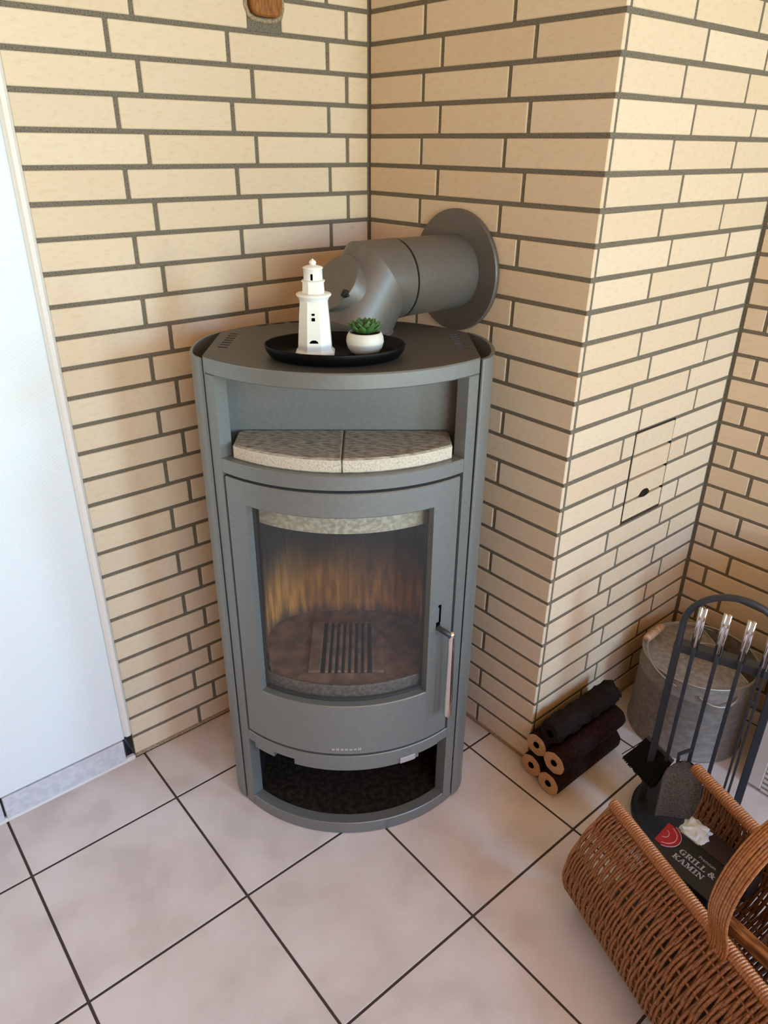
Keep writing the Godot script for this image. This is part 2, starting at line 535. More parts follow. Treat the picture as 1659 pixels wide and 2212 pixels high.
	# right wall
	var wr := wall_node("wall_right", "brick slip wall right of the chimney breast, behind the ash bucket", Vector3(0, 0, -CHIM_D), 0.0)
	mb = MB.new()
	mb.box(Vector3((CHIM_W + 1.9) / 2 - 0.05, ROOM_H / 2, -0.0525), Vector3(2.0 - CHIM_W, ROOM_H, 0.10))
	obj("mortar_bed", mb, M.mortar, wr)
	courses(wr, CHIM_W + 0.008, 1.9, 0.774, 0.716)
	mb = MB.new()
	mb.box(Vector3((CHIM_W + 1.9) / 2, 0.005, -0.001), Vector3(1.9 - CHIM_W - 0.02, 0.010, 0.006), 0.002)
	obj("caulk_line", mb, M.mortar_light, wr)

	# papered panel that carries the left wall on, and the stone skirting at its foot
	mb = MB.new()
	mb.box(Vector3(-0.044, ROOM_H / 2 + 0.0405, 2.1), Vector3(0.11, ROOM_H - 0.081, 2.6), 0.003)
	tag(obj("wall_left_panel", mb, M.weave_paper), "white papered wall panel with a fine diagonal weave, left of the bricks", "wall", "", "structure")
	mb = MB.new()
	mb.box(Vector3(-0.045, ROOM_H / 2 + 0.0405, 0.789), Vector3(0.114, ROOM_H - 0.081, 0.020), 0.006)
	tag(obj("trim_panel_edge", mb, M.panel_edge), "pale rounded edge strip between the bricks and the white panel", "trim", "", "structure")
	var bb := thing("baseboard_left", "pale stone skirting at the foot of the white panel", "baseboard", Vector3.ZERO, 0.0, "", "structure")
	var zz := 0.803
	for len in [0.291, 0.33, 0.33, 0.33, 0.33, 0.33, 0.33, 0.3]:
		mb = MB.new()
		mb.box(Vector3(-0.044, 0.046, zz + len / 2), Vector3(0.112, 0.064, len - 0.005), 0.0015)
		obj("skirting_tile", mb, M.skirting_stone, bb)
		zz += len
	mb = MB.new()
	mb.box(Vector3(-0.05, 0.046, 2.09), Vector3(0.10, 0.062, 2.58))
	obj("joint_filler", mb, M.grout, bb)
	mb = MB.new()
	mb.box(Vector3(0.001, 0.007, 2.08), Vector3(0.016, 0.014, 2.6), 0.004)
	obj("caulk_line", mb, M.panel_edge, bb)

	# wooden bracket let into the left wall, its foot in view
	mb = MB.new()
	var o := obj("wooden_bracket", bracket_mesh(), M.bracket_wood)
	o.position = Vector3(0, 0, 0.2665)
	o.rotation.y = PI / 2
	tag(o, "orange brown wooden bracket let into the bricks above the stove, at the picture's top", "bracket")

	# the rest of the room, out of view: it closes the light in and lets the daylight through
	plain_wall("wall_alcove", "painted end wall beyond the right brick wall", [[Vector3(1.80, 0, -2.8), Vector3(1.898, ROOM_H, -0.76)]], M.white_paint_plain)
	plain_wall("wall_back", "painted wall at the far end of the alcove", [[Vector3(1.8, 0, -2.9), Vector3(4.0, ROOM_H, -2.8)]], M.white_paint_plain)
	plain_wall("wall_front", "painted wall behind the camera", [[Vector3(-0.1, 0, 3.4), Vector3(4.0, ROOM_H, 3.5)]], M.white_paint_plain)
	var wx := []
	var edge := -2.8
	for w in windows:
		wx.append([Vector3(3.9, 0, edge), Vector3(4.0, ROOM_H, w[0])])
		wx.append([Vector3(3.9, 0, w[0]), Vector3(4.0, w[2], w[1])])
		wx.append([Vector3(3.9, w[3], w[0]), Vector3(4.0, ROOM_H, w[1])])
		edge = w[1]
	wx.append([Vector3(3.9, 0, edge), Vector3(4.0, ROOM_H, 3.4)])
	var wxx := []
	for b in wx:
		if b[1].y - b[0].y > 0.02 and b[1].z - b[0].z > 0.02: wxx.append(b)
	plain_wall("wall_window", "painted window wall opposite the stove", wxx, M.white_paint_plain)
	var n := 0
	for w in windows:
		n += 1
		var wn := thing("window_%d" % n, "white framed window opening on the garden", "window", Vector3(3.95, 0, 0), 0.0, "", "structure")
		mb = MB.new()
		for f in [[w[0], w[0] + 0.05, w[2], w[3]], [w[1] - 0.05, w[1], w[2], w[3]], [w[0] + 0.05, w[1] - 0.05, w[2], w[2] + 0.05], [w[0] + 0.05, w[1] - 0.05, w[3] - 0.05, w[3]]]:
			mb.box(Vector3(0, (f[2] + f[3]) / 2, (f[0] + f[1]) / 2), Vector3(0.06, f[3] - f[2], f[1] - f[0]), 0.004)
		obj("window_frame", mb, M.white_paint, wn)
	mb = MB.new()
	mb.box(Vector3(1.95, ROOM_H + 0.05, 0.35), Vector3(4.2, 0.10, 6.5))
	tag(obj("ceiling", mb, M.ceiling_wood), "pale wooden ceiling", "ceiling", "", "structure")
	mb = MB.new()
	mb.box(Vector3(12.0, -0.36, 0.3), Vector3(16.0, 0.1, 24.0))
	tag(obj("garden_ground", mb, mat("lawn", Color(0.42, 0.52, 0.25), 0.9)), "lawn outside the windows", "ground", "", "structure")

func bracket_mesh() -> ArrayMesh:
	var mb := MB.new()
	var poly := []
	for a in [[-0.036, 2.0], [-0.036, 1.672], [-0.0335, 1.662], [-0.028, 1.655], [-0.02, 1.6525], [0.0, 1.6515], [0.02, 1.6525], [0.028, 1.655], [0.0335, 1.662], [0.036, 1.672], [0.036, 2.0]]:
		poly.append(Vector2(a[0], -a[1]))
	mb.t = Transform3D(Basis(Vector3.RIGHT, PI / 2), Vector3.ZERO)
	mb.prism(poly, -0.004, 0.014, 0.003)
	return mb.done()

# z from, z to, sill, head
var windows := [[-2.35, -1.60, 0.85, 2.10], [-0.45, 0.20, 0.85, 2.10], [0.75, 2.55, 0.85, 2.15]]

func light_and_camera():
	var cam := Camera3D.new()
	cam.name = "camera"
	cam.keep_aspect = Camera3D.KEEP_HEIGHT
	cam.fov = 70.336
	cam.near = 0.03
	add_child(cam)
	var rx := Vector3(0.641597, 0.0095375, -0.7669826)
	var ry := Vector3(-0.350801, 0.8928703, -0.2823495)
	var fw := Vector3(-0.682123, -0.4502129, -0.5762087)
	cam.transform = Transform3D(Basis(rx, ry, -fw).orthonormalized(), Vector3(1.481193, 1.426994, 1.193301))
	cam.current = true

	var env := Environment.new()
	var sky := Sky.new()
	var sm := ProceduralSkyMaterial.new()
	sm.sky_top_color = Color(0.32, 0.52, 0.85)
	sm.sky_horizon_color = Color(0.80, 0.88, 0.95)
	sm.ground_horizon_color = Color(0.55, 0.60, 0.45)
	sm.ground_bottom_color = Color(0.35, 0.40, 0.25)
	sm.sky_energy_multiplier = 2.0
	sm.ground_energy_multiplier = 1.5
	sky.sky_material = sm
	env.sky = sky
	env.background_mode = Environment.BG_SKY
	env.tonemap_mode = Environment.TONE_MAPPER_LINEAR
	env.tonemap_exposure = 1.6
	env.sdfgi_enabled = true
	env.ssao_enabled = true
	env.ssil_enabled = true
	var we := WorldEnvironment.new()
	we.name = "world_environment"
	we.environment = env
	add_child(we)

	# daylight in the window openings: cool light that falls from the sky, warm green light thrown up by the garden
	for i in windows.size():
		var w = windows[i]
		var mid: float = (w[2] + w[3]) / 2
		for half in 2:
			var l := AreaLight3D.new()
			l.name = "window_light_%d_%s" % [i + 1, ["sky", "garden"][half]]
			var y0: float = mid if half == 0 else w[2]
			var y1: float = w[3] if half == 0 else mid
			l.area_normalize_energy = false
			l.area_size = Vector2(w[1] - w[0] - 0.1, y1 - y0 - 0.06)
			l.light_color = [Color(0.56, 0.81, 1.0), Color(0.935, 1.0, 0.87)][half]
			l.light_energy = [[9.6, 8.8], [8.4, 7.7], [0.8, 7.4]][i][half]
			l.shadow_enabled = true
			l.set("area_range", 12.0)
			add_child(l)
			l.position = Vector3(3.86, (y0 + y1) / 2, (w[0] + w[1]) / 2)
			l.look_at(l.position + Vector3(-1, [-0.60, 2.6 if i == 2 else 1.7][half], 0))

# ---------------------------------------------------------------- stove
const ST := Vector3(0.37, 0, 0.36)
var st_turn := deg_to_rad(51.25)

func stove_outline(front_r := 0.345, side := 0.247, back := 0.0, n := 24) -> Array:
	var p := []
	var a0 := asin(side / front_r)
	for i in n + 1:
		var a := lerpf(-a0, a0, float(i) / n)
		p.append(Vector2(sin(a) * front_r, -0.129 + cos(a) * front_r))
	var rb := 0.3065 - back
	var b0 := asin(minf(side / rb, 0.98))
	for i in n + 1:
		var a := lerpf(b0, -b0, float(i) / n)
		p.append(Vector2(sin(a) * rb, 0.1015 - cos(a) * rb))
	return p

func build_stove():
	var s := thing("wood_stove", "tall grey steel wood stove with a curved glass door in the brick corner", "stove", ST, st_turn)
	var P: StandardMaterial3D = M.stove_paint
	# body shell: sides and back
	var mb := MB.new()
	var out := stove_outline()
	var inn := stove_outline(0.342, 0.244, 0.003)
	var n := out.size() / 2
	var ring := out.slice(n) + [out[0]]
	var ring_in := inn.slice(n) + [inn[0]]
	ring.push_front(out[n - 1]); ring_in.push_front(inn[n - 1])
	ring_in.reverse()
	mb.prism(ring + ring_in, 0.012, 1.0878)
	obj("body_shell", mb, P, s)
	# front frame
	mb = MB.new()
	mb.arc(0.318, 0.345, -0.2465, -0.2265, 0.0, 1.0612)
	mb.arc(0.318, 0.345, 0.2265, 0.2465, 0.0, 1.0612)
	mb.arc(0.318, 0.3455, -0.2468, 0.2468, 1.0616, 1.0908, 0.0025)
	mb.arc(0.318, 0.345, -0.2260, 0.2260, 0.8765, 0.9050)
	mb.arc(0.326, 0.345, -0.2260, 0.2260, 0.2130, 0.2400)
	mb.arc(0.318, 0.345, -0.2260, 0.2260, 0.0, 0.0330)
	obj("front_frame", mb, P, s)
	# curved side panels that stand off the body
	for sg in [-1.0, 1.0]:
		var outer := [Vector2(0.2495, 0.113), Vector2(0.256, 0.1085), Vector2(0.266, 0.0975), Vector2(0.2745, 0.081), Vector2(0.2805, 0.060), Vector2(0.2842, 0.033), Vector2(0.285, 0.006), Vector2(0.283, -0.022), Vector2(0.278, -0.047), Vector2(0.2705, -0.068), Vector2(0.2605, -0.087), Vector2(0.2495, -0.101)]
		var shell := []
		for q in outer: shell.append(Vector2(q.x * sg, q.y))
		var c := outer.size()
		for k in range(c - 1, -1, -1):
			var q: Vector2 = outer[k]
			var d: Vector2 = (outer[mini(k + 1, c - 1)] - outer[maxi(k - 1, 0)]).normalized()
			var nn := Vector2(d.y, -d.x)
			var w := q + nn * 0.0055
			w.x = maxf(w.x, 0.2488)
			shell.append(Vector2(w.x * sg, w.y))
		mb = MB.new()
		mb.prism(shell, 0.006, 1.088, 0.0008, true)
		obj("side_panel", mb, P, s)
	# top plate with vent slots cut through
	var top := CSGCombiner3D.new()
	top.name = "top_plate"
	var plate := CSGPolygon3D.new()
	plate.polygon = PackedVector2Array(stove_outline(0.3435, 0.2475, 0.0))
	plate.depth = 0.003
	plate.rotation.x = PI / 2      # the polygon's y runs to +z, its depth downward
	plate.position.y = 1.0882
	top.add_child(plate)
	for sg in [-1.0, 1.0]:
		for k in 7:
			slot(top, Vector3(sg * lerpf(0.222, 0.219, k / 6.0), 1.085, lerpf(0.045, -0.062, k / 6.0)), Vector3(0.019, 0.03, 0.0068), sg * 0.25)
	for k in 11:
		var a := lerpf(-0.62, 0.62, k / 10.0)
		slot(top, Vector3(sin(a) * 0.295, 1.085, 0.1015 - cos(a) * 0.295), Vector3(0.026, 0.03, 0.009), -a)
	top.material_override = M.stove_top_paint
	s.add_child(top)
	mb = MB.new()
	mb.prism(stove_outline(0.330, 0.240, 0.006), 1.0625, 1.066)
	obj("inner_top", mb, M.black_void, s)
	# warming niche
	mb = MB.new()
	var shelf := []
	for i in 25:
		var a := lerpf(-0.72, 0.72, i / 24.0)
		shelf.append(Vector2(sin(a) * 0.32, -0.129 + cos(a) * 0.32))
	shelf.append(Vector2(0.2265, 0.05)); shelf.append(Vector2(-0.2265, 0.05))
	mb.prism(shelf, 0.893, 0.9035)
	obj("niche_shelf", mb, P, s)
	mb = MB.new()
	mb.box(Vector3(-0.2275, 0.982, 0.084), Vector3(0.003, 0.157, 0.075))
	mb.box(Vector3(0.2275, 0.982, 0.084), Vector3(0.003, 0.157, 0.075))
	mb.box(Vector3(0, 0.982, 0.048), Vector3(0.452, 0.157, 0.004))
	obj("niche_lining", mb, M.stove_paint, s)
	# door
	var d := Node3D.new()
	d.name = "door"
	s.add_child(d)
	mb = MB.new()
	mb.arc(0.325, 0.3455, -0.2215, -0.1825, 0.2460, 0.8710, 0.002)
	mb.arc(0.325, 0.3455, 0.1705, 0.2205, 0.2460, 0.8710, 0.002)
	mb.arc(0.325, 0.3455, -0.1835, 0.1715, 0.8215, 0.8710, 0.002)
	mb.arc(0.325, 0.3455, -0.1835, 0.1715, 0.2460, 0.3800, 0.002)
	obj("door_frame", mb, P, d)
	mb = MB.new()
	mb.arc(0.3300, 0.3340, -0.1780, 0.1665, 0.3815, 0.8200, 0.0008)
	obj("door_glass", mb, M.stove_glass, d)
	mb = MB.new()
	mb.arc(0.321, 0.3285, -0.190, -0.172, 0.370, 0.832, 0.001)
	mb.arc(0.321, 0.3285, 0.160, 0.178, 0.370, 0.832, 0.001)
	mb.arc(0.321, 0.3285, -0.172, 0.160, 0.370, 0.386, 0.001)
	obj("glass_gasket", mb, M.stove_dark, d)
	# handle: a polished bar that hangs from its pivot
	mb = MB.new()
	var ha := asin(0.2005 / 0.345)
	var H := func(x: float, y: float, off: float):
		var a := asin(x / 0.345)
		return Vector3(sin(a) * (0.3455 + off), y, -0.129 + cos(a) * (0.3455 + off))
	mb.tube([H.call(0.2015, 0.318, 0.029), H.call(0.2015, 0.3185, 0.029), H.call(0.2015, 0.322, 0.029), H.call(0.2015, 0.36, 0.029), H.call(0.2015, 0.42, 0.0285), H.call(0.2015, 0.48, 0.028), H.call(0.2015, 0.53, 0.027), H.call(0.2015, 0.537, 0.026), H.call(0.2015, 0.5395, 0.026)], [0.004, 0.0085, 0.0095, 0.0092, 0.0085, 0.0078, 0.0073, 0.006, 0.002], 16)
	obj("door_handle", mb, M.chrome, d)
	mb = MB.new()
	mb.tube([H.call(0.190, 0.540, -0.004), H.call(0.191, 0.540, 0.014), H.call(0.198, 0.533, 0.026), H.call(0.2005, 0.525, 0.0275)], [0.006, 0.006, 0.006, 0.005], 12)
	obj("handle_pivot", mb, M.tool_iron, d)
	mb = MB.new()
	var cs: Vector3 = H.call(0.193, 0.574, 0.0)
	var bs := Basis(Vector3.UP, asin(0.193 / 0.345))
	mb.box(cs, Vector3(0.0045, 0.042, 0.0012), 0.0, bs)
	mb.box(cs + bs * Vector3(-0.003, 0.0185, 0), Vector3(0.004, 0.005, 0.0012), 0.0, bs)
	mb.box(cs + bs * Vector3(-0.004, -0.027, 0), Vector3(0.010, 0.014, 0.0012), 0.0, bs)
	obj("latch_slot", mb, M.black_void, d)
	mb = MB.new()
	for k in 7:
		var x := -0.029 + k * 0.0095
		var b2 := Basis(Vector3.UP, asin(x / 0.345))
		var hgt := 0.0062 if k == 6 else 0.0046
		var c2: Vector3 = H.call(x, 0.2612 + (hgt - 0.0046) / 2, 0.0003)
		mb.box(c2 + b2 * Vector3(-0.002, 0, 0), Vector3(0.0016, hgt, 0.0008), 0.0, b2)
		mb.box(c2 + b2 * Vector3(0.0018, 0, 0), Vector3(0.0016, hgt, 0.0008), 0.0, b2)
		mb.box(c2 + b2 * Vector3(0, [-0.0015, 0.0014][k % 2], 0), Vector3(0.004, 0.0013, 0.0008), 0.0, b2)
	obj("name_lettering", mb, M.lettering, d)
	# firebox
	var fb := Node3D.new()
	fb.name = "firebox"
	s.add_child(fb)
	var plan := []
	for i in 41:
		var a := lerpf(-PI * 0.5 - 0.55, PI * 0.5 + 0.55, i / 40.0)
		var q := Vector2(sin(a), -cos(a))
		var k := pow(pow(absf(q.x), 2.8) + pow(absf(q.y), 2.8), -1.0 / 2.8)
		plan.append(Vector2(q.x * k * 0.188, 0.02 + q.y * k * 0.128))
	mb = MB.new()
	mb.smooth()
	var fine := []
	for i in plan.size() - 1:
		for k in 8: fine.append(plan[i].lerp(plan[i + 1], k / 8.0))
	fine.append(plan[-1])
	var m := fine.size()
	for i in m - 1:
		for k in 6:
			var ya := lerpf(0.40, 0.865, k / 6.0)
			var yb := lerpf(0.40, 0.865, (k + 1) / 6.0)
			var pa := ribbed(fine, i)
			var pb := ribbed(fine, i + 1)
			var ua := float(i) / m * 2.0
			var ub := float(i + 1) / m * 2.0
			var va := 1.0 - k / 6.0
			var vb := 1.0 - (k + 1) / 6.0
			# seen from inside
			for tq in [[pa, ya, ua, va], [pb, yb, ub, vb], [pb, ya, ub, va], [pa, ya, ua, va], [pa, yb, ua, vb], [pb, yb, ub, vb]]:
				mb.st.set_uv(Vector2(tq[2], tq[3]))
				mb.st.add_vertex(Vector3(tq[0].x, tq[1], tq[0].y))
	obj("firebox_lining", mb, M.firebox_lining, fb)
	mb = MB.new()
	var floor_p := plan.duplicate()
	for i in 13:
		var a := lerpf(0.56, -0.56, i / 12.0)
		floor_p.append(Vector2(sin(a) * 0.306, -0.129 + cos(a) * 0.306))
	mb.prism(floor_p, 0.388, 0.400)
	obj("firebox_floor", mb, M.firebox_floor, fb)
	mb = MB.new()
	mb.prism(floor_p, 0.862, 0.868)
	obj("firebox_roof", mb, M.stove_dark, fb)
	mb = MB.new()
	mb.box(Vector3(-0.002, 0.4006, 0.04), Vector3(0.150, 0.0012, 0.182))
	obj("ash_opening", mb, M.black_void, fb)
	for k in 9:
		mb = MB.new()
		var edge := k == 0 or k == 8
		var wid := 0.027 if edge else 0.0078
		var x := -0.002 + (k - 4) * 0.0142 + (-0.0125 if k == 0 else 0.0125 if k == 8 else 0.0)
		mb.box(Vector3(x, 0.4045, 0.04), Vector3(wid, 0.007, 0.186), 0.0015)
		obj("grate_bar", mb, M.firebox_floor, fb)
	mb = MB.new()
	mb.arc(0.309, 0.317, -0.175, 0.165, 0.374, 0.411, 0.002)
	obj("log_retainer", mb, M.retainer_iron, fb)
	mb = MB.new()
	mb.arc(0.300, 0.305, -0.165, 0.158, 0.768, 0.845, 0.001)
	obj("air_baffle", mb, M.baffle_plate, fb)
	# lower niche
	mb = MB.new()
	mb.box(Vector3(-0.216, 0.125, 0.0), Vector3(0.004, 0.19, 0.22))
	mb.box(Vector3(0.216, 0.125, 0.0), Vector3(0.004, 0.19, 0.22))
	mb.box(Vector3(0, 0.125, -0.112), Vector3(0.432, 0.19, 0.004))
	mb.prism(shelf.slice(0, 25) + [Vector2(0.2265, -0.11), Vector2(-0.2265, -0.11)], 0.214, 0.222)
	obj("wood_niche_lining", mb, M.stove_dark, s)
	mb = MB.new()
	mb.prism(shelf.slice(0, 25) + [Vector2(0.2265, -0.11), Vector2(-0.2265, -0.11)], 0.022, 0.031)
	obj("wood_niche_floor", mb, M.stove_cavity, s)
	mb = MB.new()
	mb.arc(0.322, 0.338, -0.118, 0.160, 0.1905, 0.2125, 0.0012)
	obj("air_flap", mb, P, s)
	mb = MB.new()
	mb.arc(0.322, 0.338, -0.212, -0.166, 0.1905, 0.2125, 0.0012)
	obj("flap_tab", mb, P, s)
	mb = MB.new()
	mb.arc(0.322, 0.338, 0.1605, 0.205, 0.2005, 0.2125, 0.0012)
	obj("flap_tab", mb, P, s)
	mb = MB.new()
	mb.arc(0.338, 0.3425, 0.118, 0.152, 0.1935, 0.2090, 0.0008)
	obj("air_lever", mb, M.tag_metal, s)
	mb = MB.new()
	mb.prism(stove_outline(0.34, 0.243, 0.004), 0.001, 0.010)
	obj("bottom_plate", mb, M.stove_dark, s)
	# soapstone slabs lying in the niche
	for sg in [-1.0, 1.0]:
		var pl := []
		for i in 13:
			var a := lerpf(0.0018, asin(0.203 / 0.330), i / 12.0)
			pl.append(Vector2(sg * sin(a) * 0.330, -0.129 + cos(a) * 0.330))
		pl.append(Vector2(sg * 0.2035, 0.066)); pl.append(Vector2(sg * 0.197, 0.0545)); pl.append(Vector2(sg * 0.0006, 0.0545))
		var o := thing("soapstone_slab", "grey veined soapstone slab in the stove's upper niche, its %s half" % ["left", "right"][int(sg > 0)], "stone slab", ST + Vector3(0, 0.9038, 0), st_turn, "soapstone slabs in the warming niche")
		mb = MB.new()
		mb.prism(pl, 0.0, 0.029, 0.003)
		obj("slab", mb, M.soapstone, o)
		mb = MB.new()
		mb.arc(0.3285, 0.3304, 0.002 if sg > 0 else -0.2025, 0.2025 if sg > 0 else -0.002, 0.0032, 0.0262, 0.0008)
		tag(obj("rough_front_edge", mb, M.soapstone_edge, o), "pale rough front edge")

func slot(csg: CSGCombiner3D, at: Vector3, size: Vector3, turn: float):
	var b := CSGBox3D.new()
	b.name = "cut"
	b.operation = CSGShape3D.OPERATION_SUBTRACTION
	b.size = size
	b.position = at
	b.rotation.y = turn
	csg.add_child(b, true)

func ribbed(pts: Array, i: int) -> Vector2:
	var a: Vector2 = pts[maxi(i - 1, 0)]
	var b: Vector2 = pts[mini(i + 1, pts.size() - 1)]
	var d := (b - a).normalized()
	return pts[i] + Vector2(-d.y, d.x) * (0.0016 if i % 4 < 2 else -0.0002)

func build_flue():
	var f := thing("flue_pipe", "dark grey flue pipe with an elbow, from the stove top into a round wall plate", "flue pipe", Vector3(0.308, 0, 0))
	var r := 0.0775
	var mb := MB.new()
	mb.t = Transform3D(Basis(Vector3.RIGHT, PI / 2), Vector3(0, 1.183, 0.0))
	mb.lathe([Vector2(r, 0.004), Vector2(r, 0.182), null, Vector2(r, 0.182), Vector2(r - 0.004, 0.182)], 48)
	obj("straight_pipe", mb, M.flue_paint, f)
	mb = MB.new()
	mb.t = Transform3D(Basis(Vector3.RIGHT, PI / 2), Vector3(0, 1.183, 0.0))
	mb.lathe([Vector2(r, 0.0005), Vector2(0.124, 0.0005), null, Vector2(0.124, 0.0005), Vector2(0.127, 0.003), Vector2(0.127, 0.010), Vector2(0.125, 0.0125), null, Vector2(0.125, 0.0125), Vector2(r - 0.002, 0.0125)], 64)
	obj("wall_rosette", mb, M.flue_paint, f)
	# elbow: horizontal neck, diagonal piece, upright neck, mitred
	mb = MB.new()
	var re := r + 0.0012
	var pts := [Vector3(0, 1.183, 0.186), Vector3(0, 1.183, 0.238), Vector3(0, 1.103, 0.295), Vector3(0, 1.0915, 0.295)]
	var dirs := []
	for i in 3: dirs.append((pts[i + 1] - pts[i]).normalized())
	for i in 3:
		mb.smooth()
		var rows := []
		for e in 2:
			var q: Vector3 = pts[i + e]
			var nrm: Vector3 = dirs[i]
			if i + e == 1: nrm = (dirs[0] + dirs[1]).normalized()
			if i + e == 2: nrm = (dirs[1] + dirs[2]).normalized()
			var row := []
			var side := Vector3.RIGHT
			var up: Vector3 = side.cross(dirs[i])
			for j in 48:
				var an := TAU * j / 48
				var o := (side * cos(an) + up * sin(an)) * re
				# slide along the piece's own axis on to the mitre plane
				o -= dirs[i] * (o.dot(nrm) / dirs[i].dot(nrm))
				row.append(q + o)
			rows.append(row)
		mb.grid(rows, true, true)
	obj("elbow", mb, M.flue_paint, f)
	mb = MB.new()
	mb.t = Transform3D(Basis(Vector3.RIGHT, PI / 2), Vector3(0, 1.183, 0.183))
	mb.lathe([Vector2(re + 0.0004, -0.0016), Vector2(re + 0.0004, 0.0016)], 48)
	obj("joint_ring", mb, M.stove_dark, f)
	# cleaning hatch on the outside of the elbow
	mb = MB.new()
	var out := Vector3(0, 0.086, 0.0565).normalized()
	out = Vector3(0, absf(out.y), absf(out.z))
	var axis: Vector3 = dirs[1]
	var nn := Vector3(0, -axis.z, axis.y)
	if nn.y < 0: nn = -nn
	nn = nn.normalized()
	var c: Vector3 = (pts[1] + pts[2]) / 2
	var bx := Vector3.RIGHT
	var bz := bx.cross(nn)
	mb.t = Transform3D(Basis(bx, nn, bz), c)
	mb.lathe([Vector2(0.060, 0.02), Vector2(0.060, 0.081), Vector2(0.0588, 0.0825), null, Vector2(0.0588, 0.0825), Vector2(0.0001, 0.0835)], 40)
	obj("cleaning_hatch", mb, M.flue_paint, f)
	mb = MB.new()
	mb.t = Transform3D(Basis(bx, nn, bz), c + nn * 0.083)
	mb.box(Vector3(0.050, 0.002, 0.018), Vector3(0.012, 0.010, 0.014), 0.002)
	mb.cyl(Vector3(0.046, 0.002, 0.022), Vector3(0.062, 0.002, 0.020), 0.003, 8)
	obj("hatch_catch", mb, M.stove_dark, f)
	mb = MB.new()
	mb.t = Transform3D(Basis(), Vector3(0, 1.0914, 0.295))
	mb.lathe([Vector2(0.086, 0.0), Vector2(0.086, 0.003), Vector2(0.079, 0.004)], 40)
	obj("foot_ring", mb, M.flue_paint, f)

func stove_at(x: float, y: float, z: float) -> Vector3:
	return ST + Vector3(0, y, 0) + Basis(Vector3.UP, st_turn) * Vector3(x, 0, z)

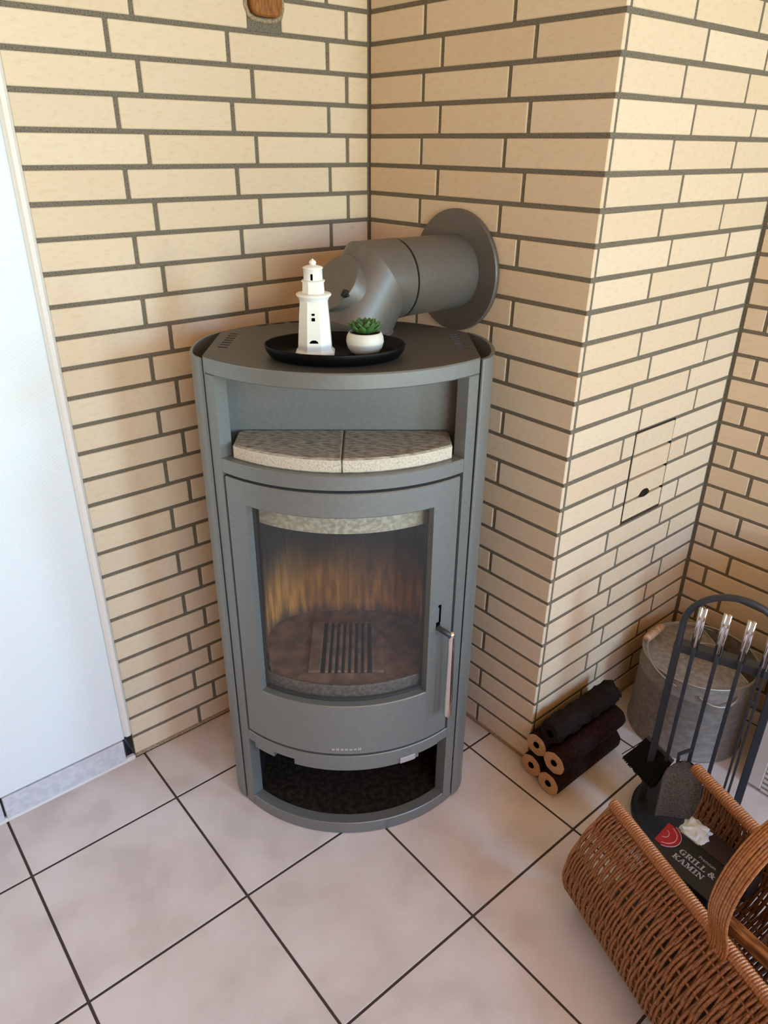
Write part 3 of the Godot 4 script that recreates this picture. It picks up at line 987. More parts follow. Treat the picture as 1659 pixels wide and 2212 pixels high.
func build_ornaments():
	# oval tray
	var t := obj("tray", tray_mesh(), M.tray_black)
	t.position = stove_at(-0.012, 1.0915, 0.106)
	t.rotation.y = st_turn
	tag(t, "shallow black oval tray on the stove top under lighthouse and succulent", "tray")
	# lighthouse tealight holder
	var lh := thing("lighthouse_ornament", "white ceramic lighthouse ornament standing on the black tray", "ornament", stove_at(-0.047, 1.0962, 0.104), st_turn)
	var mb := MB.new()
	var k := 0.0001575
	var P := func(w, y): return Vector2(w * k * 1.10, (1110 - y) * k)
	var oct := PI / 8
	mb.lathe([Vector2(0.0001, 0.0), P.call(212, 1110), P.call(212, 1082), P.call(190, 1060), P.call(184, 1050), P.call(160, 700), P.call(146, 520)], 8, true, 1.0, 1.0, oct)
	mb.lathe([P.call(146, 520), P.call(150, 500), P.call(172, 475), P.call(176, 462), P.call(170, 452), P.call(112, 446)], 32)
	mb.lathe([P.call(116, 446), P.call(110, 330), P.call(122, 326), P.call(122, 316), P.call(96, 308)], 8, true, 1.0, 1.0, oct)
	mb.lathe([P.call(94, 308), P.call(92, 196), P.call(100, 190), P.call(98, 180), P.call(70, 166), P.call(40, 158), P.call(22, 152)], 24)
	mb.lathe([P.call(22, 156), P.call(32, 148), P.call(36, 135), P.call(30, 118), P.call(20, 108), P.call(8, 104), P.call(10, 98), P.call(0.5, 94)], 16)
	obj("tower", mb, M.porcelain, lh)
	# raised doorway and the openings, on the face that looks out
	mb = MB.new()
	var arch := []
	for i in 13:
		var a := lerpf(0.0, PI, i / 12.0)
		arch.append(Vector2(cos(a) * 0.0125, -(0.0215 + sin(a) * 0.0087)))
	arch.append(Vector2(-0.0125, -0.006)); arch.append(Vector2(0.0125, -0.006))
	mb.t = Transform3D(Basis(Vector3.RIGHT, PI / 2 - 0.055), Vector3(0, 0, 0.0285))
	mb.prism(arch, -0.006, 0.0008, 0.0005)
	obj("doorway", mb, M.porcelain, lh)
	mb = MB.new()
	var half := []
	for i in 9:
		var a := lerpf(0.0, PI, i / 8.0)
		half.append(Vector2(cos(a) * 0.0078, -(0.0236 + sin(a) * 0.0057)))
	mb.t = Transform3D(Basis(Vector3.RIGHT, PI / 2 - 0.055), Vector3(0, 0, 0.0290))
	mb.prism(half, -0.004, 0.0009)
	mb.t = Transform3D()
	obj("door_arch", mb, M.black_void, lh)
	for w in [[0, 0.0640, 0.0247, 0.0058, 0.0054], [0, 0.0722, 0.0241, 0.0050, 0.0034], [-0.0012, 0.1322, 0.0145, 0.0036, 0.010]]:
		mb = MB.new()
		mb.box(Vector3(w[0], w[1], w[2]), Vector3(w[3], w[4], 0.004))
		obj("window_hole", mb, M.black_void, lh)
	# succulent
	var pt := thing("potted_succulent", "small green succulent in a round white pot on the black tray", "plant", stove_at(0.041, 1.0962, 0.098), st_turn)
	mb = MB.new()
	mb.lathe([Vector2(0.0001, 0.0), Vector2(0.022, 0.0), Vector2(0.0255, 0.002), Vector2(0.031, 0.0105), Vector2(0.0335, 0.020), Vector2(0.0325, 0.029), Vector2(0.0292, 0.036), Vector2(0.028, 0.0372), Vector2(0.0268, 0.0362), Vector2(0.0272, 0.032)], 36)
	obj("pot", mb, M.pot_ceramic, pt)
	mb = MB.new()
	mb.lathe([Vector2(0.0273, 0.0325), Vector2(0.0001, 0.0345)], 24)
	obj("soil", mb, M.soil, pt)
	var r2 := RandomNumberGenerator.new()
	r2.seed = 5
	var spots := []
	for ringi in 4:
		var cnt: int = [5, 7, 9, 9][ringi]
		for i in cnt:
			spots.append([TAU * i / cnt + ringi * 0.4 + r2.randf_range(-0.15, 0.15), [0.25, 0.55, 0.9, 1.15][ringi], [0.020, 0.026, 0.029, 0.030][ringi]])
	var leaf := leaf_mesh()
	for sp in spots:
		var o := MeshInstance3D.new()
		o.mesh = leaf
		o.material_override = M.succulent_leaf
		o.name = part_name(pt, "leaf")
		var b := Basis(Vector3.UP, sp[0]) * Basis(Vector3.RIGHT, sp[1])
		o.transform = Transform3D(b.scaled_local(Vector3.ONE * sp[2] / 0.03), Vector3(sin(sp[0]) * 0.006, 0.0345, cos(sp[0]) * 0.006))
		pt.add_child(o, true)

func leaf_mesh() -> ArrayMesh:
	var mb := MB.new()
	mb.smooth()
	var rows := []
	var L := [[0.0, 0.0035], [0.006, 0.0055], [0.014, 0.0078], [0.021, 0.0075], [0.026, 0.0048], [0.030, 0.0004]]
	for l in L:
		var row := []
		for j in 8:
			var a := TAU * j / 8
			row.append(Vector3(cos(a) * l[1], l[0], sin(a) * l[1] * 0.42 - l[0] * l[0] * 6.0))
		rows.append(row)
	mb.grid(rows, true, true)
	return mb.done()

func tray_mesh() -> ArrayMesh:
	var mb := MB.new()
	mb.lathe([Vector2(0.0001, 0.0), Vector2(0.84, 0.0), Vector2(0.92, 0.003), Vector2(0.975, 0.012), Vector2(1.0, 0.0225), Vector2(0.990, 0.0240), Vector2(0.978, 0.0225), Vector2(0.95, 0.0125), Vector2(0.90, 0.006), Vector2(0.82, 0.0045), Vector2(0.0001, 0.0045)], 56, false, 0.125, 0.088)
	return mb.done()

# ---------------------------------------------------------------- by the chimney
func build_soot_door():
	var d := thing("soot_door", "small soot door faced with four brick slips in the chimney front", "hatch", Vector3(CHIM_W, 0, 0), PI / 2)
	var y0 := joint_y(17) + 0.010
	var y1 := joint_y(13) - 0.004
	var x0 := 0.2605
	var x1 := 0.4215
	var mb := MB.new()
	mb.box(Vector3((x0 + x1) / 2, (y0 + y1) / 2, -0.013), Vector3(x1 - x0, y1 - y0, 0.012), 0.001)
	obj("door_plate", mb, M.mortar, d)
	mb = MB.new()
	mb.box(Vector3(x0 - 0.0032, (y0 + y1) / 2, -0.006), Vector3(0.0042, y1 - y0, 0.0105))
	mb.box(Vector3(x1 + 0.003, (y0 + y1) / 2, -0.0065), Vector3(0.0038, y1 - y0, 0.0105))
	mb.box(Vector3((x0 + x1) / 2, y1 + 0.003, -0.006), Vector3(x1 - x0 + 0.008, 0.0042, 0.0105))
	obj("door_seal", mb, M.stove_dark, d)
	for j in range(13, 17):
		var ya := maxf(joint_y(j + 1) + 0.0035, y0)
		var yb := minf(joint_y(j) - 0.0035, y1)
		add_slip(d, x0, x1, ya, yb, 0.0012)
	mb = MB.new()
	var poly := []
	for i in 24:
		var a := TAU * i / 24
		poly.append(Vector2(cos(a) * 0.021 * (1.0 + 0.12 * sin(a * 3.0)), sin(a) * 0.0105))
	mb.t = Transform3D(Basis(Vector3.RIGHT, PI / 2), Vector3(0.337, joint_y(16) + 0.007, 0.0))
	mb.prism(poly, -0.002, 0.0028, 0.0006)
	obj("key_cover", mb, M.stove_cavity, d)
	mb = MB.new()
	mb.box(Vector3((x0 + x1) / 2, (y0 + y1) / 2, -0.10), Vector3(0.18, 0.26, 0.004))
	obj("dark_recess", mb, M.black_void, d)

func build_logs():
	var names := "hollow pressed wood briquettes by the chimney foot"
	var spots := [
		[Vector3(0.691, 0.0322, 0.030), 0.0, "lower left briquette of the stack at the chimney foot, beside the wall corner"],
		[Vector3(0.756, 0.0322, 0.044), 0.35, "lower right briquette of the stack, lying on the floor tiles"],
		[Vector3(0.693, 0.0965, 0.022), 0.2, "upper left briquette of the stack, touching the wall corner, left of the charred log"],
		[Vector3(0.7585, 0.0965, 0.036), 0.1, "upper right briquette of the stack, under the charred log"],
	]
	var proto: Node3D = null
	for i in spots.size():
		var o: Node3D
		if proto == null:
			o = thing("wood_briquette", "", "firewood", Vector3.ZERO, 0.0, names)
			var mb := MB.new()
			briquette(mb, 0.0318, 0.26)
			obj("shell", mb, M.log_shell, o)
			mb = MB.new()
			briquette_face(mb, 0.0315, 0.0)
			obj("cut_end", mb, M.log_face, o)
			mb = MB.new()
			mb.t = Transform3D(Basis(Vector3.RIGHT, PI / 2), Vector3.ZERO)
			mb.lathe([Vector2(0.0001, -0.05), Vector2(0.0088, -0.05), Vector2(0.0088, 0.0)], 16)
			obj("bore", bore_mesh(), M.black_void, o)
			proto = o
		else:
			o = proto.duplicate()
			o.name = numbered("wood_briquette")
			add_child(o)
		o.position = spots[i][0]
		o.rotation = Vector3(0, 0.008 * (i - 1.5), spots[i][1])
		o.set_meta("label", spots[i][2])
	var c := thing("charred_log", "charred black log lying on top of the wood briquettes", "firewood", Vector3(0.722, 0.1545, 0.018), 0.0)
	c.rotation = Vector3(0.0, -0.02, 0.0)
	var mb := MB.new()
	mb.smooth()
	var rows := []
	var r3 := FastNoiseLite.new(); r3.seed = 4; r3.frequency = 28.0
	for i in 27:
		var row := []
		var z := -0.25 * i / 26.0
		for j in 28:
			var a := TAU * j / 28
			var r := 0.0300 + r3.get_noise_3d(cos(a) * 0.06, sin(a) * 0.06, z) * 0.010
			if i == 0 or i == 26: r *= 0.93
			if i > 19 and sin(a) > 0.3: r += 0.004 * sin(i * 1.7 + j)
			row.append(Vector3(cos(a) * r, sin(a) * r, z))
		rows.append(row)
	mb.grid(rows, true, true)
	mb.flat()
	for j in 28:
		mb.tri(rows[0][j], rows[0][(j + 1) % 28], Vector3(0, 0, -0.002))
		mb.tri(rows[26][(j + 1) % 28], rows[26][j], Vector3(0, 0, -0.248))
	obj("bark", mb, M.log_charred, c)
	mb = MB.new()
	mb.t = Transform3D(Basis(Vector3.RIGHT, PI / 2), Vector3(0.002, -0.002, 0))
	mb.lathe([Vector2(0.0095, -0.004), Vector2(0.0095, 0.0006), Vector2(0.0001, 0.0006)], 14)
	obj("bore", mb, M.black_void, c)

func octo(r: float, z: float) -> Array:
	var row := []
	for j in 32:
		var a := TAU * j / 32
		var k := fposmod(a, PI / 4) - PI / 8
		var rr := r * (0.55 * cos(PI / 8) / cos(k) + 0.45)
		row.append(Vector3(cos(a) * rr, sin(a) * rr, z))
	return row

func briquette(mb: MB, r: float, l: float):
	mb.smooth()
	mb.grid([octo(r * 0.97, 0.0), octo(r, -0.003), octo(r * 1.0, -l + 0.003), octo(r * 0.97, -l)], true, true)
	mb.flat()
	var e := octo(r * 0.97, -l)
	for j in 32: mb.tri(e[(j + 1) % 32], e[j], Vector3(0, 0, -l))

func briquette_face(mb: MB, r: float, z: float):
	mb.flat()
	var e := octo(r * 0.97, z + 0.0004)
	var rr := RandomNumberGenerator.new(); rr.seed = 3
	var mid := []
	var inn := []
	for j in 32:
		var a := TAU * j / 32
		mid.append(Vector3(cos(a) * r * 0.62, sin(a) * r * 0.62, z + rr.randf_range(0.0, 0.0025)))
		inn.append(Vector3(cos(a) * 0.0088, sin(a) * 0.0088, z + rr.randf_range(-0.001, 0.0015)))
	mb.grid([inn, mid, e], true, true)

func bore_mesh() -> ArrayMesh:
	var mb := MB.new()
	mb.smooth()
	var a := []
	var b := []
	for j in 16:
		var an := TAU * j / 16
		a.append(Vector3(cos(an) * 0.0089, sin(an) * 0.0089, 0.001))
		b.append(Vector3(cos(an) * 0.0089, sin(an) * 0.0089, -0.03))
	mb.grid([a, b], true)
	mb.flat()
	for j in range(1, 15): mb.tri(b[0], b[j], b[j + 1])
	return mb.done()

func build_bucket():
	var b := thing("ash_bucket", "round zinc ash bucket with a half lid in the brick corner behind the fire tools", "bucket", Vector3(0.841, 0, -0.444))
	var mb := MB.new()
	var r0 := 0.146
	var r1 := 0.143
	mb.lathe([Vector2(0.0001, 0.002), Vector2(r0, 0.002), null, Vector2(r0 + 0.001, 0.0), Vector2(r0 + 0.003, 0.003), Vector2(r0 + 0.001, 0.007), Vector2(r0, 0.008), Vector2(r1 + 0.0005, 0.185), Vector2(r1 + 0.0025, 0.188), Vector2(r1 + 0.0025, 0.191), Vector2(r1, 0.195), Vector2(r1, 0.236), null, Vector2(r1 - 0.001, 0.236), Vector2(r1 - 0.002, 0.01), Vector2(0.0001, 0.008)], 72)
	obj("body", mb, M.zinc, b)
	mb = MB.new()
	var ringp := []
	for j in 64:
		var a := TAU * j / 64
		ringp.append(Vector3(cos(a) * r1, 0.238, sin(a) * r1))
	mb.tube(ringp, 0.0032, 8, true)
	obj("rim_bead", mb, M.zinc_bright, b)
	# half lid: a disc cut off along a chord, with a pressed ridge
	mb = MB.new()
	var dir := Vector2(0.55, -0.83).normalized()
	var poly := []
	for j in 73:
		var a := TAU * j / 72
		var q := Vector2(cos(a), sin(a)) * (r1 - 0.003)
		var over := q.dot(dir) - 0.062
		if over > 0.0: q -= dir * over
		if poly.is_empty() or poly[-1].distance_to(q) > 0.0015: poly.append(q)
	if poly[0].distance_to(poly[-1]) < 0.0015: poly.pop_back()
	mb.prism(poly, 0.236, 0.2385)
	obj("lid", mb, M.zinc, b)
	mb = MB.new()
	var fold := []
	for i in 2: fold.append(Vector3(dir.x * 0.061 + dir.y * 0.126 * (1 - 2 * i), 0.239, dir.y * 0.061 - dir.x * 0.126 * (1 - 2 * i)))
	mb.tube(fold, 0.0025, 8)
	obj("lid_edge", mb, M.zinc_bright, b)
	mb = MB.new()
	var sw := []
	for i in 17:
		var a := lerpf(-1.0, 1.0, i / 16.0)
		sw.append(Vector3(0.012 + a * 0.05, 0.2395 + 0.006 * (1.0 - a * a), -0.02 - 0.035 * (1.0 - a * a)))
	mb.tube(sw, 0.002, 6)
	obj("lid_ridge", mb, M.zinc_bright, b)
	# bail handle folded down to the left, with a wooden grip
	mb = MB.new()
	var bail := []
	var e0 := Vector3(0.02, 0.222, 0.1465)
	var e1 := Vector3(-0.02, 0.222, -0.1465)
	var gm := Vector3(-0.116, 0.262, 0.044)
	for i in 21:
		var u := i / 20.0
		var a := PI * u
		bail.append(e0.lerp(e1, (1.0 - cos(a)) / 2.0) + (gm - (e0 + e1) / 2) * sin(a) * Vector3(1, 1, 1))
	mb.tube(bail, 0.0025, 6)
	obj("bail", mb, M.zinc_bright, b)
	mb = MB.new()
	var g0 := Vector3(-0.112, 0.262, 0.085)
	var g1 := Vector3(-0.117, 0.262, 0.0)
	var ax := (g1 - g0).normalized()
	mb.tube([g0, g0 + ax * 0.0002, g0 + ax * 0.002, g0 + ax * 0.02, (g0 + g1) / 2, g1 - ax * 0.02, g1 - ax * 0.002, g1 - ax * 0.0002, g1], [0.003, 0.0085, 0.0098, 0.0102, 0.0104, 0.0102, 0.0098, 0.0085, 0.003], 16)
	obj("wooden_grip", mb, M.wood_grip, b)
	# pouring handle on the front
	mb = MB.new()
	var ph := []
	for i in 17:
		var a := lerpf(-1.0, 1.0, i / 16.0)
		var an := 0.85 + a * 0.33
		var off := 0.147 + 0.014 * (1.0 - a * a)
		ph.append(Vector3(sin(an) * off, 0.212 - 0.012 * (1.0 - a * a), cos(an) * off))
	mb.tube(ph, 0.003, 8)
	obj("pouring_handle", mb, M.zinc_bright, b)

func build_tools():
	var C := Vector3(1.013, 0, -0.142)
	var turn := 0.335
	var s := thing("fire_tool_stand", "dark grey iron fire tool stand with an arched handle and round base", "tool stand", C, turn)
	var mb := MB.new()
	mb.lathe([Vector2(0.0001, 0.0), Vector2(0.116, 0.0), Vector2(0.1185, 0.004), Vector2(0.1185, 0.017), Vector2(0.116, 0.0205), Vector2(0.110, 0.022), Vector2(0.0001, 0.022)], 56)
	obj("base", mb, M.tool_base_iron, s)
	var hw := 0.097
	for sg in [-1.0, 1.0]:
		mb = MB.new()
		mb.box(Vector3(sg * hw, 0.248, 0), Vector3(0.016, 0.454, 0.008), 0.001)
		obj("upright", mb, M.tool_iron, s)
	mb = MB.new()
	var path := [Vector3(-hw, 0.478, 0)]
	for i in 25:
		var a := lerpf(PI, 0.0, i / 24.0)
		path.append(Vector3(cos(a) * hw, 0.532 + sin(a) * 0.092, 0))
	path.append(Vector3(hw, 0.478, 0))
	mb.tube(path, 0.0072, 12)
	obj("arched_handle", mb, M.tool_iron, s)
	mb = MB.new()
	mb.box(Vector3(0, 0.470, 0.003), Vector3(hw * 2 + 0.016, 0.018, 0.004), 0.0008)
	mb.box(Vector3(0, 0.4795, -0.009), Vector3(hw * 2 + 0.016, 0.003, 0.026), 0.0008)
	obj("cross_bar", mb, M.tool_iron, s)
	# the four tools, each hanging from the cross bar by its polished handle
	var kinds := ["hearth_brush", "ash_shovel", "fire_poker", "log_tongs"]
	var labels := ["black bristled hearth brush hanging leftmost on the fire tool stand", "rusty ash shovel with a broad blade on the fire tool stand", "thin iron poker hanging third from left on the fire tool stand", "iron log tongs hanging rightmost on the fire tool stand, at the picture edge"]
	var xs := [-0.064, -0.018, 0.027, 0.069]
	for i in 4:
		var t := thing(kinds[i], labels[i], ["brush", "shovel", "poker", "tongs"][i], C + Basis(Vector3.UP, turn) * Vector3(xs[i], 0, 0.012), turn, "fire tools on the stand")
		mb = MB.new()
		for dx in [-0.0046, 0.0046]:
			mb.tube([Vector3(dx, 0.486, 0), Vector3(dx, 0.4862, 0), Vector3(dx, 0.589, 0), Vector3(dx, 0.590, 0)], [0.002, 0.0038, 0.0038, 0.002], 12)
		mb.box(Vector3(0, 0.538, 0), Vector3(0.008, 0.096, 0.0035))
		obj("handle", mb, M.chrome, t)
		mb = MB.new()
		var low: float = [0.165, 0.185, 0.05, 0.05][i]
		if i == 3:
			mb.box(Vector3(-0.005, 0.27, 0), Vector3(0.005, 0.44, 0.004), 0.0005)
			mb.box(Vector3(0.005, 0.27, 0), Vector3(0.005, 0.44, 0.004), 0.0005)
			mb.box(Vector3(0, 0.40, 0.004), Vector3(0.018, 0.012, 0.004), 0.0005)
		else:
			mb.box(Vector3(0, (0.488 + low) / 2, 0), Vector3(0.0085, 0.488 - low, 0.005), 0.0008)
		if i == 2:
			mb.box(Vector3(0.012, 0.062, 0), Vector3(0.030, 0.007, 0.005), 0.001)
		obj("shaft", mb, M.tool_iron, t)
		if i == 0:
			build_brush_head(t, turn)
		if i == 1:
			build_shovel_blade(t)

func build_brush_head(t: Node3D, turn: float):
	# block along the world's x, bristles hanging forward and down
	var inv := t.transform.affine_inverse()
	var a := Vector3(0.887, 0.163, -0.147)
	var b := Vector3(0.962, 0.155, -0.131)
	var mb := MB.new()
	mb.t = inv
	var ax := (b - a).normalized()
	var down := Vector3(-0.10, -0.62, 0.60)
	down = (down - ax * down.dot(ax)).normalized()
	var bs := Basis(ax, down, ax.cross(down))
	mb.box((a + b) / 2, Vector3(0.078, 0.010, 0.016), 0.002, bs)
	obj("brush_block", mb, M.tool_iron, t)
	var r := RandomNumberGenerator.new()
	r.seed = 12
	mb = MB.new()
	mb.t = inv
	for i in 460:
		var u := r.randf()
		var w := r.randf_range(-0.0075, 0.0075)
		var p := a.lerp(b, u) + bs.z * w + down * 0.004
		var l := r.randf_range(0.066, 0.078)
		var e := p + down * l + ax * (r.randf_range(-0.008, 0.008) + (u - 0.5) * 0.012) + bs.z * (r.randf_range(-0.006, 0.006) + w * 0.6)
		var q := bs.z * 0.0011
		var x := ax * 0.0011
		mb.flat()
		mb.quad(p - x, p + x, e + x, e - x)
		mb.quad(p - q, p + q, e + q, e - q)
	mb.box((a + b) / 2 + down * 0.033, Vector3(0.070, 0.060, 0.012), 0.004, bs)
	tag(obj("bristles", mb, M.bristle, t), "black bristles", "", "", "stuff")

func build_shovel_blade(t: Node3D):
	var inv := t.transform.affine_inverse()
	var bl := Vector3(0.977, 0.042, -0.066)
	var br := Vector3(1.046, 0.042, -0.123)
	var mid := (bl + br) / 2
	var tc := Vector3(0.984, 0.196, -0.106)
	var ax := (br - bl).normalized()
	var up := (tc - mid)
	up = (up - ax * up.dot(ax))
	var h := up.length()
	up = up.normalized()
	var n := ax.cross(up)
	if n.z < 0: n = -n
	var mb := MB.new()
	mb.t = inv
	# tray: straight sides, arched head, lips turned towards the viewer
	var rows := []
	var back := []
	for i in 15:
		var v := i / 14.0
		var wv := 0.0448
		if v > 0.62: wv = 0.0448 * sqrt(maxf(0.0, 1.0 - pow((v - 0.62) / 0.40, 2.2)))
		wv *= 0.93 + 0.07 * (1.0 - v)
		var row := []
		var rb := []
		for j in 11:
			var u := lerpf(-1.0, 1.0, j / 10.0)
			var lip := pow(absf(u), 6.0) * 0.009 + (smoothstep(0.85, 1.0, v) * 0.008)
			row.append(mid + ax * (u * wv) + up * (v * h) + n * lip)
			rb.append(mid + ax * (u * (wv + 0.0012)) + up * (v * (h + 0.0012)) + n * (lip - 0.0018))
		rows.append(row)
		back.append(rb)
	mb.smooth()
	mb.grid(rows)
	mb.smooth()
	mb.grid(back, false, true)
	mb.flat()
	for i in 14:
		mb.quad(back[i][0], rows[i][0], rows[i + 1][0], back[i + 1][0])
		mb.quad(rows[i][10], back[i][10], back[i + 1][10], rows[i + 1][10])
	for j in 10:
		mb.quad(back[0][j], back[0][j + 1], rows[0][j + 1], rows[0][j])
	obj("blade", mb, M.shovel_iron, t)
	mb = MB.new()
	mb.t = inv
	mb.tube([tc + n * -0.002 - up * 0.012, tc - n * 0.004 + up * 0.01, t.transform * Vector3(0, 0.225, 0.0)], 0.004, 8)
	obj("blade_socket", mb, M.tool_iron, t)

func build_heater():
	var x0 := 1.058
	var x1 := 1.78
	var z1 := -0.366
	var z0 := -0.62
	var top := 0.575
	var h := thing("storage_heater", "white floor standing heater with a slotted front grille at the right edge", "heater", Vector3.ZERO)
	var mb := MB.new()
	mb.box(Vector3((x0 + x1) / 2, 0.007 + (top - 0.007) / 2, (z0 + z1 - 0.014) / 2), Vector3(x1 - x0, top - 0.014, z1 - 0.014 - z0), 0.003)
	obj("casing", mb, M.heater_white, h)
	mb = MB.new()
	mb.box(Vector3((x0 + x1) / 2, 0.30, z1 - 0.0125), Vector3(x1 - x0 - 0.05, 0.54, 0.002))
	obj("grille_back", mb, M.black_void, h)
	mb = MB.new()
	mb.box(Vector3(x0 + 0.0165, top / 2 + 0.004, z1 - 0.006), Vector3(0.033, top - 0.008, 0.012), 0.002)
	mb.box(Vector3(x1 - 0.0165, top / 2 + 0.004, z1 - 0.006), Vector3(0.033, top - 0.008, 0.012), 0.002)
	mb.box(Vector3((x0 + x1) / 2, top - 0.012, z1 - 0.006), Vector3(x1 - x0 - 0.066, 0.024, 0.012), 0.002)
	mb.box(Vector3((x0 + x1) / 2, 0.0105, z1 - 0.006), Vector3(x1 - x0 - 0.066, 0.008, 0.012), 0.001)
	obj("front_frame", mb, M.heater_white, h)
	var y := 0.0145
	while y < top - 0.03:
		mb = MB.new()
		mb.box(Vector3((x0 + x1) / 2, y + 0.0105, z1 - 0.006), Vector3(x1 - x0 - 0.066, 0.0085, 0.011), 0.001)
		obj("grille_slat", mb, M.heater_white, h)
		y += 0.0155
	var x := x0 + 0.033 + 0.022
	while x < x1 - 0.04:
		mb = MB.new()
		mb.box(Vector3(x, top / 2, z1 - 0.0055), Vector3(0.010, top - 0.03, 0.010), 0.001)
		obj("grille_post", mb, M.heater_white, h)
		x += 0.031
	mb = MB.new()
	mb.box(Vector3((x0 + x1) / 2, 0.0035, -0.50), Vector3(x1 - x0 - 0.02, 0.007, 0.23))
	obj("plinth", mb, M.stove_dark, h)

# ---------------------------------------------------------------- basket
const BA := 0.3490659   # the basket's long axis, turned from the world's x towards z
const BN := -0.243      # its middle, across
var b_mid := 1.296      # its middle, along
var b_len := 0.592

func basket_curve(u: float) -> Vector2:   # u from -1 (far rim) to 1 (near rim): (across, height)
	var a := u * (2.667 if u > 0.0 else 2.348)
	var p := Vector2(sin(a) * 0.164, 0.160 - cos(a) * 0.145)
	p.y = maxf(p.y - 0.30 * p.x, 0.010 + 0.12 * p.x * p.x)
	return p

func basket_normal(u: float) -> Vector2:
	var d := (basket_curve(u + 0.01) - basket_curve(u - 0.01)).normalized()
	return Vector2(d.y, -d.x)

func build_basket():
	# local x along the basket, z across towards the camera
	var a := Vector3(cos(BA), 0, sin(BA))
	var n := Vector3(-sin(BA), 0, cos(BA))
	var b := thing("log_basket", "woven brown wicker log basket with a tall cane handle, open at both ends", "basket", a * b_mid + n * BN, -BA)
	var r := RandomNumberGenerator.new()
	r.seed = 77
	# stakes that run lengthwise
	var stakes := []
	var ns := 17
	for i in ns:
		var u := lerpf(-0.93, 0.93, float(i) / (ns - 1))
		stakes.append(u)
		var q := basket_curve(u)
		var mb := MB.new()
		var path := []
		for k in 9:
			path.append(Vector3(lerpf(-b_len / 2, b_len / 2, k / 8.0), q.y + 0.004 + r.randf_range(-0.0006, 0.0006), q.x + r.randf_range(-0.0006, 0.0006)))
		mb.tube(path, 0.0028, 6)
		obj("stake", mb, M.cane_rib, b)
	# weavers that run round the section, over and under the stakes
	var nw := 130
	var mb := MB.new()
	for w in nw:
		var fx := float(w) / (nw - 1) * 2.0 - 1.0
		var x := (b_len / 2 - 0.004) * (fx * 1.22 - 0.22 * fx * absf(fx))
		var ph := 1.0 if w % 2 == 0 else -1.0
		var path := []
		var rad := r.randf_range(0.0028, 0.0035)
		var skew := 0.010 * (1.0 if (w / 2) % 2 == 0 else -1.0)
		var segs := (ns + 1) * 4
		for k in segs + 1:
			var u := lerpf(-0.985, 0.985, float(k) / segs)
			var q := basket_curve(u)
			var nn := basket_normal(u)
			var f := (u + 0.93) / 1.86 * (ns - 1)
			var off := cos(f * PI) * 0.0043 * ph
			var dx := skew * 0.16 * sin(f * PI * 0.5) + r.randf_range(-0.0004, 0.0004)
			var p := q + nn * off
			path.append(Vector3(clampf(x + dx, -b_len / 2, b_len / 2), p.y + 0.004, p.x))
		mb.tube(path, rad, 5, false, false)
	tag(obj("wicker_weave", mb, M.cane, b), "", "", "", "stuff")
	# rims: rods wound with flat cane
	for sg in [-1.0, 1.0]:
		var q := basket_curve(sg)
		mb = MB.new()
		var path := []
		var rr := []
		var steps := 900
		for k in steps + 1:
			var u := float(k) / steps
			path.append(Vector3(lerpf(-b_len / 2 - 0.006, b_len / 2 + 0.006, u), q.y + 0.006, q.x))
			var e := 0.0112 + 0.0018 * absf(sin(u * PI * 120.0))
			if k < 9 or k > steps - 9: e *= sin((mini(k, steps - k) + 0.6) / 9.0 * PI / 2)
			rr.append(e)
		mb.tube(path, rr, 10)
		obj("wound_rim", mb, M.cane_wrap, b)
	# bound ends
	for sg in [-1.0, 1.0]:
		mb = MB.new()
		for lay in 2:
			var path := []
			for k in 49:
				var u := lerpf(-0.98, 0.98, k / 48.0)
				var q := basket_curve(u) + basket_normal(u) * (0.003 if lay == 0 else -0.003)
				path.append(Vector3(sg * (b_len / 2 - 0.001 + 0.001 * sin(k * 2.0 + lay)), q.y + 0.004, q.x))
			mb.tube(path, 0.0032, 6)
		obj("bound_end", mb, M.cane_rib, b)
	# boards on the bottom, inside
	for k in 3:
		mb = MB.new()
		mb.box(Vector3(0, 0.0235 + 0.0015 * absf(k - 1.0), (k - 1) * 0.054 + 0.004), Vector3(b_len - 0.03, 0.006, 0.050), 0.001)
		obj("bottom_board", mb, M.carton_brown, b)
	# handle: a band of canes arching from rim to rim and spreading into the sides
	var h := Node3D.new()
	h.name = "handle"
	b.add_child(h)
	for c in 9:
		var t := (c - 4) / 4.0
		var path := []
		var wob := r.randf_range(-0.001, 0.001)
		for k in 45:
			var s := lerpf(-1.0, 1.0, k / 44.0)
			var p := handle_curve(s)
			var spread := 0.0185 + 0.028 * pow(maxf(0.0, absf(s) - 0.84) / 0.16, 1.5)
			var lift := 0.0035 * (1.0 - t * t) if absf(s) < 0.86 else 0.0
			path.append(Vector3(t * spread + wob * sin(s * 6.0), p.y + lift, p.x + lift * 0.4 * signf(s) * (1.0 if absf(s) > 0.4 else 0.0)))
		mb = MB.new()
		mb.tube(path, 0.0025, 8)
		obj("cane", mb, M.cane_handle, h)

